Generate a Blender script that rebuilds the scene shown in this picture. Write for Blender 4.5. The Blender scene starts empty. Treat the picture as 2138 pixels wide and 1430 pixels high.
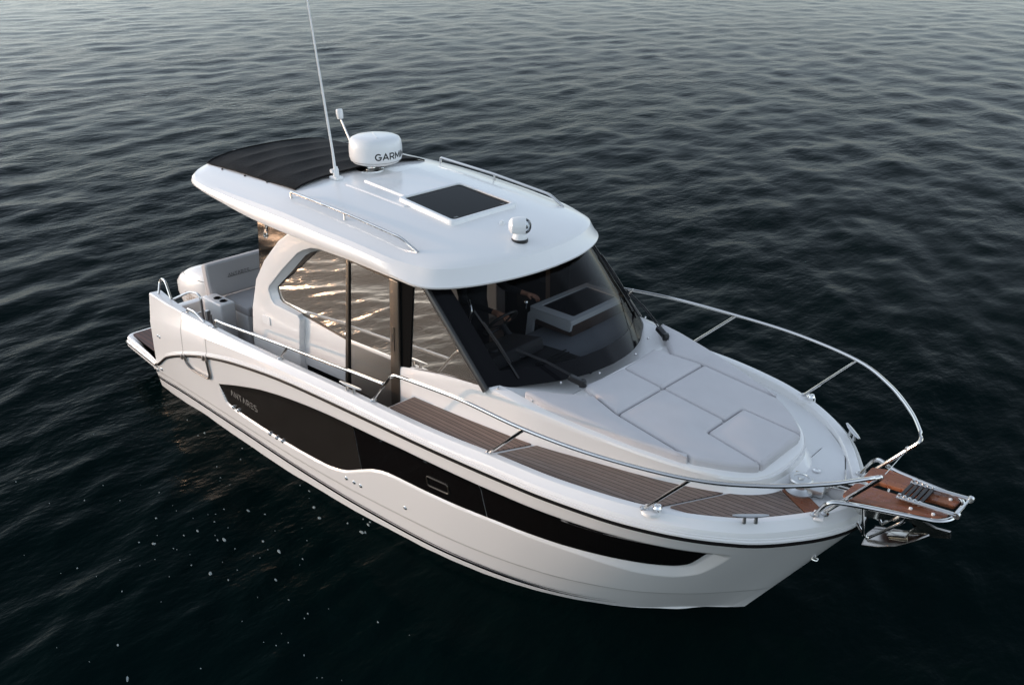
import bpy, bmesh, math, random
import numpy as np
from mathutils import Vector, Matrix
from mathutils.geometry import delaunay_2d_cdt
R = math.radians
sc = bpy.context.scene
col = sc.collection

# ------------------------------------------------------------------ camera
# axes: x towards the bow, y to port, z up, water at z = 0
cd = bpy.data.cameras.new('camera')
cd.sensor_width = 36.0
cd.lens = 32.283
cd.clip_start = 0.1
cd.clip_end = 20000
cam = bpy.data.objects.new('camera', cd)
cam.location = (10.3071, -5.6995, 5.1536)
cam.rotation_euler = (R(90 - 24.513), 0, R(133.474 - 90))
col.objects.link(cam)
sc.camera = cam

# ------------------------------------------------------------------ light
SUN_AZ, SUN_EL = R(213), R(7)
SUN_DIR = Vector((math.cos(SUN_EL) * math.cos(SUN_AZ), math.cos(SUN_EL) * math.sin(SUN_AZ), math.sin(SUN_EL)))
world = bpy.data.worlds.new('World')
sc.world = world
world.use_nodes = True
wn, wl = world.node_tree.nodes, world.node_tree.links
wn.clear()
sky = wn.new('ShaderNodeTexSky')
sky.sky_type = 'NISHITA'
sky.sun_disc = False
sky.sun_elevation = SUN_EL
sky.sun_rotation = math.pi / 2 - SUN_AZ
sky.altitude = 0
sky.air_density = 1.0
sky.dust_density = 0.8
sky.ozone_density = 2.0
hs = wn.new('ShaderNodeHueSaturation')
hs.inputs['Saturation'].default_value = 0.36
bg = wn.new('ShaderNodeBackground')
bg.inputs['Strength'].default_value = 0.15
wo = wn.new('ShaderNodeOutputWorld')
wl.new(sky.outputs['Color'], hs.inputs['Color'])
tn = wn.new('ShaderNodeVectorMath')
tn.operation = 'MULTIPLY'
tn.inputs[1].default_value = (0.935, 1.0, 1.085)
wl.new(hs.outputs['Color'], tn.inputs[0])
wl.new(tn.outputs['Vector'], bg.inputs['Color'])
wl.new(bg.outputs['Background'], wo.inputs['Surface'])

sl = bpy.data.lights.new('sun', 'SUN')
sl.energy = 0.60
sl.angle = R(0.6)
sl.color = (1.0, 0.60, 0.36)
sun = bpy.data.objects.new('sun', sl)
sun.rotation_euler = SUN_DIR.to_track_quat('Z', 'Y').to_euler()
col.objects.link(sun)

sc.view_settings.view_transform = 'Standard'
sc.view_settings.look = 'None'
sc.view_settings.gamma = 1.0
sc.view_settings.exposure = 1.58
try:
    sc.cycles.caustics_reflective = False
    sc.cycles.caustics_refractive = False
    sc.cycles.sample_clamp_indirect = 6.0
    sc.cycles.max_bounces = 10
    sc.cycles.transparent_max_bounces = 16
except Exception:
    pass
random.seed(7)
rng = np.random.default_rng(11)

# ------------------------------------------------------------------ materials
def mat(name, color, rough=0.5, metal=0.0, coat=0.0, spec=0.5, var=0.0, vscale=3.0, bump=0.0, bscale=60.0, rvar=0.0, sheen=0.0, ndet=6):
    m = bpy.data.materials.new(name)
    m.use_nodes = True
    nt = m.node_tree
    p = nt.nodes['Principled BSDF']
    p.inputs['Base Color'].default_value = (*color, 1)
    p.inputs['Roughness'].default_value = rough
    p.inputs['Metallic'].default_value = metal
    p.inputs['Coat Weight'].default_value = coat
    p.inputs['Coat Roughness'].default_value = 0.06
    p.inputs['Specular IOR Level'].default_value = spec
    if sheen:
        p.inputs['Sheen Weight'].default_value = sheen
    tc = nt.nodes.new('ShaderNodeTexCoord')
    if var or rvar:
        n = nt.nodes.new('ShaderNodeTexNoise')
        n.inputs['Scale'].default_value = vscale
        n.inputs['Detail'].default_value = ndet
        nt.links.new(tc.outputs['Object'], n.inputs['Vector'])
        if var:
            r = nt.nodes.new('ShaderNodeMapRange')
            r.inputs['From Min'].default_value = 0.3
            r.inputs['From Max'].default_value = 0.7
            r.inputs['To Min'].default_value = 1 - var
            r.inputs['To Max'].default_value = 1 + var
            mx = nt.nodes.new('ShaderNodeVectorMath')
            mx.operation = 'SCALE'
            mx.inputs[0].default_value = color
            nt.links.new(n.outputs['Fac'], r.inputs['Value'])
            nt.links.new(r.outputs['Result'], mx.inputs['Scale'])
            nt.links.new(mx.outputs['Vector'], p.inputs['Base Color'])
        if rvar:
            r2 = nt.nodes.new('ShaderNodeMapRange')
            r2.inputs['From Min'].default_value = 0.3
            r2.inputs['From Max'].default_value = 0.7
            r2.inputs['To Min'].default_value = max(0.02, rough - rvar)
            r2.inputs['To Max'].default_value = rough + rvar
            nt.links.new(n.outputs['Fac'], r2.inputs['Value'])
            nt.links.new(r2.outputs['Result'], p.inputs['Roughness'])
    if bump:
        b = nt.nodes.new('ShaderNodeTexNoise')
        b.inputs['Scale'].default_value = bscale
        b.inputs['Detail'].default_value = 3
        bp = nt.nodes.new('ShaderNodeBump')
        bp.inputs['Strength'].default_value = bump
        bp.inputs['Distance'].default_value = 0.01
        nt.links.new(tc.outputs['Object'], b.inputs['Vector'])
        nt.links.new(b.outputs['Fac'], bp.inputs['Height'])
        nt.links.new(bp.outputs['Normal'], p.inputs['Normal'])
    return m

def glass_mat(name, tint, ior, refl=(1, 1, 1), rough=0.0, sun_sheen=0.0):
    """architectural pane: mirror by fresnel over tinted see-through"""
    m = bpy.data.materials.new(name)
    m.use_nodes = True
    nt = m.node_tree
    nt.nodes.clear()
    o = nt.nodes.new('ShaderNodeOutputMaterial')
    mix = nt.nodes.new('ShaderNodeMixShader')
    fr = nt.nodes.new('ShaderNodeFresnel')
    fr.inputs['IOR'].default_value = ior
    g = nt.nodes.new('ShaderNodeBsdfGlossy')
    g.inputs['Roughness'].default_value = rough
    g.inputs['Color'].default_value = (*refl, 1)
    t = nt.nodes.new('ShaderNodeBsdfTransparent')
    t.inputs['Color'].default_value = (*tint, 1)
    nt.links.new(t.outputs[0], mix.inputs[1])
    nt.links.new(g.outputs[0], mix.inputs[2])
    nt.links.new(fr.outputs[0], mix.inputs[0])
    last = mix
    if sun_sheen:          # added rough gloss imitating the sunlit sea's glow in the pane
        g2 = nt.nodes.new('ShaderNodeBsdfGlossy')
        g2.inputs['Roughness'].default_value = 0.42
        g2.inputs['Color'].default_value = (*refl, 1)
        m2 = nt.nodes.new('ShaderNodeMixShader')
        m2.inputs[0].default_value = sun_sheen
        nt.links.new(mix.outputs[0], m2.inputs[1])
        nt.links.new(g2.outputs[0], m2.inputs[2])
        last = m2
    nt.links.new(last.outputs[0], o.inputs['Surface'])
    return m

def teak_mat(name, c1, c2, caulk, pitch, axis_angle=0.0, wet=0.0):
    """planks running along x with dark caulking lines, built from object coordinates"""
    m = bpy.data.materials.new(name)
    m.use_nodes = True
    nt = m.node_tree
    N, L = nt.nodes, nt.links
    p = N['Principled BSDF']
    tc = N.new('ShaderNodeTexCoord')
    mp = N.new('ShaderNodeMapping')
    mp.inputs['Rotation'].default_value = (0, 0, axis_angle)
    L.new(tc.outputs['Object'], mp.inputs['Vector'])
    sx = N.new('ShaderNodeSeparateXYZ')
    L.new(mp.outputs['Vector'], sx.inputs[0])
    dv = N.new('ShaderNodeMath'); dv.operation = 'DIVIDE'; dv.inputs[1].default_value = pitch
    L.new(sx.outputs['Y'], dv.inputs[0])
    fr = N.new('ShaderNodeMath'); fr.operation = 'FRACT'
    L.new(dv.outputs[0], fr.inputs[0])
    fl = N.new('ShaderNodeMath'); fl.operation = 'FLOOR'
    L.new(dv.outputs[0], fl.inputs[0])
    ln = N.new('ShaderNodeMath'); ln.operation = 'LESS_THAN'; ln.inputs[1].default_value = 0.15
    L.new(fr.outputs[0], ln.inputs[0])
    wn_ = N.new('ShaderNodeTexWhiteNoise'); wn_.noise_dimensions = '1D'
    L.new(fl.outputs[0], wn_.inputs['W'])
    st = N.new('ShaderNodeMapping')
    st.inputs['Scale'].default_value = (3, 45, 3)
    L.new(mp.outputs['Vector'], st.inputs['Vector'])
    gn = N.new('ShaderNodeTexNoise'); gn.inputs['Scale'].default_value = 3.0; gn.inputs['Detail'].default_value = 6
    L.new(st.outputs['Vector'], gn.inputs['Vector'])
    ad = N.new('ShaderNodeMath'); ad.operation = 'ADD'
    L.new(gn.outputs['Fac'], ad.inputs[0])
    ml = N.new('ShaderNodeMath'); ml.operation = 'MULTIPLY_ADD'; ml.inputs[1].default_value = 0.5; ml.inputs[2].default_value = -0.25
    L.new(wn_.outputs['Value'], ml.inputs[0])
    L.new(ml.outputs[0], ad.inputs[1])
    cr = N.new('ShaderNodeMix'); cr.data_type = 'RGBA'
    cr.inputs['A'].default_value = (*c1, 1); cr.inputs['B'].default_value = (*c2, 1)
    L.new(ad.outputs[0], cr.inputs['Factor'])
    last = cr.outputs['Result']
    if wet:
        w = N.new('ShaderNodeTexNoise'); w.inputs['Scale'].default_value = 22; w.inputs['Detail'].default_value = 5
        L.new(tc.outputs['Object'], w.inputs['Vector'])
        wr = N.new('ShaderNodeMapRange'); wr.inputs['From Min'].default_value = 0.52; wr.inputs['From Max'].default_value = 0.60
        wr.inputs['To Min'].default_value = 0; wr.inputs['To Max'].default_value = wet
        L.new(w.outputs['Fac'], wr.inputs['Value'])
        wm = N.new('ShaderNodeMix'); wm.data_type = 'RGBA'
        wm.inputs['B'].default_value = (c2[0] * .45, c2[1] * .32, c2[2] * .3, 1)
        L.new(last, wm.inputs['A']); L.new(wr.outputs['Result'], wm.inputs['Factor'])
        last = wm.outputs['Result']
        rr = N.new('ShaderNodeMapRange'); rr.inputs['To Min'].default_value = 0.55; rr.inputs['To Max'].default_value = 0.12
        L.new(wr.outputs['Result'], rr.inputs['Value']); L.new(rr.outputs['Result'], p.inputs['Roughness'])
    else:
        p.inputs['Roughness'].default_value = 0.6
    if caulk is not None:
        cm = N.new('ShaderNodeMix'); cm.data_type = 'RGBA'
        cm.inputs['B'].default_value = (*caulk, 1)
        L.new(last, cm.inputs['A']); L.new(ln.outputs[0], cm.inputs['Factor'])
        last = cm.outputs['Result']
    L.new(last, p.inputs['Base Color'])
    bp = N.new('ShaderNodeBump'); bp.inputs['Strength'].default_value = 0.25; bp.inputs['Distance'].default_value = 0.004
    L.new(gn.outputs['Fac'], bp.inputs['Height'])
    L.new(bp.outputs['Normal'], p.inputs['Normal'])
    return m

GEL = mat('white gelcoat', (0.80, 0.785, 0.765), 0.24, coat=0.35, var=0.02, vscale=0.9, ndet=1)
GELN = mat('nonskid gelcoat', (0.78, 0.775, 0.765), 0.5, bump=0.25, bscale=320)
PLAW = mat('white plastic', (0.78, 0.78, 0.77), 0.3, coat=0.2)
STEEL = mat('polished steel', (0.62, 0.605, 0.585), 0.13, metal=1.0, rvar=0.05, vscale=8)
DSTEEL = mat('dull steel', (0.26, 0.245, 0.23), 0.38, metal=0.85)
ASTEEL = mat('weathered anchor steel', (0.50, 0.47, 0.43), 0.16, metal=1.0, rvar=0.05, vscale=9, var=0.12)
ALU = mat('brushed aluminium', (0.62, 0.62, 0.61), 0.32, metal=1.0)
BLACK = mat('black plastic', (0.012, 0.012, 0.013), 0.4, rvar=0.1)
GLOSSB = mat('black enamel', (0.004, 0.004, 0.005), 0.12, spec=0.12)
RUB = mat('black rubber', (0.008, 0.007, 0.007), 0.45, spec=0.06)
HULLG = mat('smoked hull glass', (0.006, 0.005, 0.005), 0.05, spec=0.7, rvar=0.02)
HULLP = mat('bronze hull panel', (0.020, 0.0175, 0.0155), 0.2, spec=0.5, rvar=0.02, vscale=5, var=0.06, ndet=2)
BRONZE = mat('dark anodised frame', (0.16, 0.135, 0.11), 0.3, metal=0.85)
FABRIC = mat('grey marine vinyl', (0.535, 0.515, 0.52), 0.72, var=0.03, vscale=5, bump=0.12, bscale=500, sheen=0.1)
LETTER = mat('satin metal letters', (0.42, 0.41, 0.39), 0.35, metal=0.6)
SCREEN = mat('bronze acrylic screen', (0.010, 0.008, 0.0065), 0.06, spec=0.45)
SEATF = mat('grey seat vinyl', (0.44, 0.42, 0.415), 0.7, var=0.03, bump=0.1, bscale=400)
CANVAS = mat('black canvas', (0.0055, 0.005, 0.005), 0.75, spec=0.16, var=0.3, vscale=6, bump=0.5, bscale=40)
CHROME = mat('chrome', (0.85, 0.84, 0.82), 0.08, metal=1.0)
GREYT = mat('grey print', (0.16, 0.155, 0.15), 0.6)
BRZT = mat('bronze print', (0.42, 0.34, 0.28), 0.4)
DARKIN = mat('dark interior trim', (0.02, 0.02, 0.023), 0.6, var=0.2)
DASHG = mat('grey dash moulding', (0.20, 0.215, 0.235), 0.55, var=0.05)
INTW = mat('interior white moulding', (0.62, 0.63, 0.64), 0.4)
WOODI = mat('dark interior wood', (0.08, 0.045, 0.03), 0.45, var=0.3, vscale=10)
GASKET = mat('dark gasket', (0.03, 0.03, 0.032), 0.6)
RED = mat('red tag', (0.5, 0.03, 0.03), 0.5)
FOAM = mat('foam', (0.20, 0.24, 0.24), 0.7)
SKIN = mat('skin', (0.55, 0.27, 0.17), 0.5)
HAIR = mat('dark hair', (0.03, 0.02, 0.015), 0.6)
CLOTH = mat('black cloth', (0.012, 0.012, 0.014), 0.85, bump=0.2)
TEAK = teak_mat('synthetic teak decking', (0.135, 0.085, 0.064), (0.250, 0.168, 0.130), (0.014, 0.008, 0.006), 0.0415)
TEAKW = teak_mat('weathered teak decking', (0.125, 0.088, 0.068), (0.225, 0.172, 0.145), (0.014, 0.010, 0.008), 0.0415, axis_angle=R(-8), wet=0.35)
TEAKD = teak_mat('dark teak decking', (0.055, 0.020, 0.013), (0.13, 0.050, 0.034), (0.008, 0.006, 0.006), 0.062)
WOOD = teak_mat('wet varnished teak', (0.095, 0.028, 0.012), (0.40, 0.145, 0.06), None, 0.12, wet=0.75)
SIDEGL = glass_mat('coated side glass', (0.16, 0.15, 0.14), 9.0, (1.0, 0.96, 0.90), sun_sheen=0.15)
WSGL = glass_mat('tinted windscreen glass', (0.56, 0.57, 0.58), 1.16)
PORTGL = glass_mat('tinted port glass', (0.34, 0.37, 0.38), 1.6)
HATCHGL = glass_mat('smoked acrylic', (0.09, 0.078, 0.08), 1.13)
CLEARGL = glass_mat('clear lens', (0.85, 0.87, 0.88), 1.45)
ACRYL = mat('dark acrylic', (0.005, 0.006, 0.009), 0.08, spec=0.08)
VOID = mat('matt black', (0.004, 0.004, 0.004), 0.9, spec=0.05)

# ------------------------------------------------------------------ mesh helpers
class MB:
    def __init__(self):
        self.v, self.f, self.mi = [], [], []
    def add(self, vs, fs, mi=0):
        o = len(self.v)
        self.v += [tuple(map(float, p)) for p in vs]
        self.f += [tuple(i + o for i in q) for q in fs]
        self.mi += [mi] * len(fs)
        return self
    def grid(self, rows, close_u=False, close_v=False, flip=False):
        """rows: list of equally long point lists"""
        n, m = len(rows), len(rows[0])
        vs = [p for r in rows for p in r]
        fs = []
        for i in range(n if close_u else n - 1):
            for j in range(m if close_v else m - 1):
                a, b = i * m + j, i * m + (j + 1) % m
                c, d = ((i + 1) % n) * m + (j + 1) % m, ((i + 1) % n) * m + j
                fs.append((a, d, c, b) if flip else (a, b, c, d))
        return self.add(vs, fs)
    def box(self, c, s, rot=None, bev=0.0):
        bm = bmesh.new()
        bmesh.ops.create_cube(bm, size=1)
        bmesh.ops.scale(bm, vec=s, verts=bm.verts)
        if bev:
            bmesh.ops.bevel(bm, geom=bm.edges[:], offset=min(bev, min(s) * 0.45), segments=3, profile=0.6, affect='EDGES')
        M = Matrix.Translation(c) @ (rot.to_4x4() if rot else Matrix())
        bm.transform(M)
        self.frombm(bm)
        return self
    def frombm(self, bm):
        bm.verts.ensure_lookup_table()
        bm.verts.index_update()
        self.add([v.co for v in bm.verts], [[v.index for v in f.verts] for f in bm.faces])
        bm.free()
        return self
    def tube(self, pts, r, n=12, caps=True, flat=None):
        P = [Vector(p) for p in pts]
        P = [p for i, p in enumerate(P) if i == 0 or (p - P[i - 1]).length > 1e-6]
        rr = r if hasattr(r, '__len__') else [r] * len(P)
        t0 = (P[1] - P[0]).normalized()
        up = Vector((0, 0, 1)) if abs(t0.z) < 0.9 else Vector((1, 0, 0))
        nrm = (up - t0 * up.dot(t0)).normalized()
        rows, prev = [], t0
        for i, p in enumerate(P):
            if i == 0: t = t0
            elif i == len(P) - 1: t = (P[i] - P[i - 1]).normalized()
            else: t = ((P[i + 1] - P[i]).normalized() + (P[i] - P[i - 1]).normalized()).normalized()
            q = prev.rotation_difference(t)
            nrm = q @ nrm
            nrm = (nrm - t * nrm.dot(t)).normalized()
            b = t.cross(nrm)
            prev = t
            a1, a2 = (1, 1) if flat is None else flat
            rows.append([p + (nrm * math.cos(2 * math.pi * k / n) * a1 + b * math.sin(2 * math.pi * k / n) * a2) * rr[i] for k in range(n)])
        o = len(self.v)
        self.grid(rows, close_v=True)
        if caps:
            self.f.append(tuple(o + k for k in range(n))[::-1]); self.mi.append(0)
            e = o + (len(rows) - 1) * n
            self.f.append(tuple(e + k for k in range(n))); self.mi.append(0)
        return self
    def lathe(self, prof, c=(0, 0, 0), axis=(0, 0, 1), n=32):
        """prof: (radius, height) pairs"""
        q = Vector((0, 0, 1)).rotation_difference(Vector(axis).normalized())
        rows = []
        for r, h in prof:
            rows.append([Vector(c) + q @ Vector((max(r, 1e-4) * math.cos(2 * math.pi * k / n), max(r, 1e-4) * math.sin(2 * math.pi * k / n), h)) for k in range(n)])
        o = len(self.v)
        self.grid(rows, close_v=True)
        self.f.append(tuple(o + k for k in range(n))[::-1]); self.mi.append(0)
        e = o + (len(rows) - 1) * n
        self.f.append(tuple(e + k for k in range(n))); self.mi.append(0)
        return self
    def prism(self, poly, fn0, fn1):
        """solid between poly mapped by fn0 and by fn1 (concave outlines allowed)"""
        bm = bmesh.new()
        n = len(poly)
        a = [bm.verts.new(fn0(*p)) for p in poly]
        b = [bm.verts.new(fn1(*p)) for p in poly]
        fa = bm.faces.new(a[::-1]); fb = bm.faces.new(b)
        for i in range(n):
            bm.faces.new((a[i], a[(i + 1) % n], b[(i + 1) % n], b[i]))
        bmesh.ops.triangulate(bm, faces=[fa, fb])
        bmesh.ops.recalc_face_normals(bm, faces=bm.faces[:])
        return self.frombm(bm)
    def build(self, name, mats, parent=None, smooth=True, sharp=32, recalc=True):
        me = bpy.data.meshes.new(name)
        me.from_pydata(self.v, [], self.f)
        ms = mats if isinstance(mats, (list, tuple)) else [mats]
        for m in ms: me.materials.append(m)
        if len(ms) > 1: me.polygons.foreach_set('material_index', self.mi)
        if recalc:
            bm = bmesh.new(); bm.from_mesh(me)
            bmesh.ops.recalc_face_normals(bm, faces=bm.faces[:])
            bm.to_mesh(me); bm.free()
        me.polygons.foreach_set('use_smooth', [smooth] * len(me.polygons))
        if smooth: me.set_sharp_from_angle(angle=R(sharp))
        me.update()
        o = bpy.data.objects.new(name, me)
        col.objects.link(o)
        if parent: o.parent = parent
        return o

def pchip(xs, ys):
    xs = np.array(xs, float); ys = np.array(ys, float)
    h = np.diff(xs); d = np.diff(ys) / h; m = np.zeros_like(ys); m[0] = d[0]; m[-1] = d[-1]
    for i in range(1, len(xs) - 1):
        m[i] = 0 if d[i - 1] * d[i] <= 0 else (h[i - 1] + h[i]) * 3 / ((2 * h[i] + h[i - 1]) / d[i - 1] + (h[i] + 2 * h[i - 1]) / d[i])
    def fn(x):
        x = np.clip(x, xs[0], xs[-1]); i = np.clip(np.searchsorted(xs, x) - 1, 0, len(h) - 1); t = (x - xs[i]) / h[i]
        return ((1 + 2 * t) * (1 - t) ** 2 * ys[i] + t * (1 - t) ** 2 * h[i] * m[i] + t * t * (3 - 2 * t) * ys[i + 1] + t * t * (t - 1) * h[i] * m[i + 1])
    return fn
def lin(xs, ys):
    return lambda x: np.interp(x, xs, ys)
def fillet(pts, r, n=6):
    """round the inner corners of an open 3D polyline"""
    P = [Vector(p) for p in pts]
    out = [P[0]]
    for i in range(1, len(P) - 1):
        a, b, c = P[i - 1], P[i], P[i + 1]
        u, w = (a - b), (c - b)
        d = min(r, u.length * 0.48, w.length * 0.48)
        s, e = b + u.normalized() * d, b + w.normalized() * d
        for k in range(n + 1):
            t = k / n
            out.append(s * (1 - t) ** 2 + b * 2 * t * (1 - t) + e * t * t)
    out.append(P[-1])
    return out
def fillet2(poly, r, n=5):
    """round the corners of a closed 2D outline; r may be a list"""
    out = []
    N = len(poly)
    for i in range(N):
        a, b, c = Vector(poly[i - 1]), Vector(poly[i]), Vector(poly[(i + 1) % N])
        u, w = a - b, c - b
        ri = r[i] if hasattr(r, '__len__') else r
        d = min(ri, u.length * 0.45, w.length * 0.45)
        if d < 1e-5:
            out.append(tuple(b)); continue
        s, e = b + u.normalized() * d, b + w.normalized() * d
        for k in range(n + 1):
            t = k / n
            out.append(tuple(s * (1 - t) ** 2 + b * 2 * t * (1 - t) + e * t * t))
    return out
def smooth3(pts, n=8):
    """Catmull-Rom through 3D points"""
    P = [np.array(p, float) for p in pts]
    P = [2 * P[0] - P[1]] + P + [2 * P[-1] - P[-2]]
    out = []
    for i in range(1, len(P) - 2):
        for k in range(n):
            t = k / n
            a, b, c, d = P[i - 1], P[i], P[i + 1], P[i + 2]
            out.append(0.5 * (2 * b + (c - a) * t + (2 * a - 5 * b + 4 * c - d) * t * t + (3 * b - a - 3 * c + d) * t ** 3))
    out.append(P[-2])
    return [tuple(p) for p in out]
def inset2(poly, d):
    """move a closed 2D outline inwards by d (counter-clockwise or clockwise)"""
    P = [Vector(p) for p in poly]
    N = len(P)
    area = sum(P[i].x * P[(i + 1) % N].y - P[(i + 1) % N].x * P[i].y for i in range(N))
    sg = 1 if area > 0 else -1
    out = []
    for i in range(N):
        e1 = (P[i] - P[i - 1]).normalized(); e2 = (P[(i + 1) % N] - P[i]).normalized()
        n1 = Vector((-e1.y, e1.x)) * sg; n2 = Vector((-e2.y, e2.x)) * sg
        b = n1 + n2
        if b.length < 1e-6: b = n1
        b = b.normalized()
        out.append(tuple(P[i] + b * d / max(0.5, b.dot(n1))))
    return out
def arc(cx_, cy_, rx_, ry_, a0, a1, n=9):
    return [(cx_ + rx_ * math.cos(R(a0 + (a1 - a0) * i / n)), cy_ + ry_ * math.sin(R(a0 + (a1 - a0) * i / n))) for i in range(n + 1)]
GLYPH = {
    'G': (.86, [arc(.43, .5, .40, .45, 42, 318, 14) + [(.80, .46), (.46, .46)]]),
    'A': (.86, [[(.03, .03), (.43, .97), (.83, .03)], [(.20, .33), (.66, .33)]]),
    'V': (.80, [[(.03, .03), (.40, .97), (.77, .03)]]),
    'R': (.78, [[(.07, 0), (.07, .95), (.45, .95)] + arc(.45, .69, .26, .26, 80, -90, 7) + [(.07, .43)], [(.42, .43), (.76, 0)]]),
    'M': (1.0, [[(.07, 0), (.07, .95), (.50, .25), (.93, .95), (.93, 0)]]),
    'I': (.14, [[(.07, 0), (.07, 1)]]),
    'N': (.84, [[(.07, 0), (.07, .95), (.77, .05), (.77, 1)]]),
    'T': (.76, [[(0, .95), (.76, .95)], [(.38, .95), (.38, 0)]]),
    'E': (.68, [[(.0, .95), (.66, .95)], [(.0, .5), (.62, .5)], [(.0, .05), (.66, .05)]]),
    'C': (.80, [arc(.42, .5, .39, .45, 48, 312, 14)]),
    'S': (.72, [[(.68, .95), (.20, .95), (.06, .84), (.06, .64), (.18, .52), (.54, .50), (.66, .38), (.66, .16), (.54, .05), (.03, .05)]]),
}
def lettering(word, h, weight, gap, mapper, name, m, parent, wide=1.0):
    """letters drawn as flat ribbons, centred, laid on a surface by mapper(x, y, lift)"""
    tot = sum(GLYPH[c][0] * wide for c in word) * h + gap * h * (len(word) - 1)
    x0 = -tot / 2
    bb = MB()
    for c in word:
        wd_, strokes = GLYPH[c]
        for st in strokes:
            P = [Vector((x0 + px_ * wide * h, (py_ - .5) * h)) for px_, py_ in st]
            Q = [P[0]]
            for a_, b_ in zip(P, P[1:]):
                k_ = max(1, int((b_ - a_).length / (h * .2)))
                Q += [a_.lerp(b_, (i + 1) / k_) for i in range(k_)]
            rows_ = []
            for i, p in enumerate(Q):
                d1 = (Q[i] - Q[i - 1]).normalized() if i else (Q[1] - Q[0]).normalized()
                d2 = (Q[i + 1] - Q[i]).normalized() if i < len(Q) - 1 else d1
                n1, n2 = Vector((-d1.y, d1.x)), Vector((-d2.y, d2.x))
                mt = (n1 + n2)
                mt = mt.normalized() if mt.length > 1e-4 else n1
                o_ = mt * (weight * h / 2 / max(.55, mt.dot(n1)))
                rows_.append([mapper(p.x - o_.x, p.y - o_.y, 0), mapper(p.x + o_.x, p.y + o_.y, 0)])
            bb.grid(rows_)
        x0 += (wd_ * wide + gap) * h
    return bb.build(name, m, parent, smooth=False, recalc=False)
def tag(o, label=None, cat=None, group=None, kind=None):
    if label: o['label'] = label
    if cat: o['category'] = cat
    if group: o['group'] = group
    if kind: o['kind'] = kind
    return o
MIR = ((1, -1), (1, 1))       # starboard, port

# ------------------------------------------------------------------ water
WL_N = 88
lam = np.exp(rng.uniform(np.log(0.26), np.log(2.6), WL_N))
lam[:6] = (7.0, 4.8, 3.7, 3.0, 2.5, 2.1)
th = R(205) + rng.normal(0, R(34), WL_N)
slope = 0.0165 * (1.2 / np.maximum(lam, 1.2)) ** 0.4 * rng.uniform(0.6, 1.3, WL_N)
amp = slope * lam / (2 * math.pi)
kx, ky = 2 * math.pi / lam * np.cos(th), 2 * math.pi / lam * np.sin(th)
ph = rng.uniform(0, 2 * math.pi, WL_N)
def wave(x, y, spacing=None):
    """height and horizontal push of the water surface"""
    h = np.zeros_like(x); dx = np.zeros_like(x); dy = np.zeros_like(x)
    for i in range(WL_N):
        p = kx[i] * x + ky[i] * y + ph[i]
        w = amp[i]
        if spacing is not None:
            w = w * np.clip(lam[i] / (spacing * 3.0) - 0.6, 0, 1)
        s, c = np.sin(p), np.cos(p)
        h += w * s
        dx += w * 0.8 * c * math.cos(th[i]); dy += w * 0.8 * c * math.sin(th[i])
    return h, dx, dy

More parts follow.
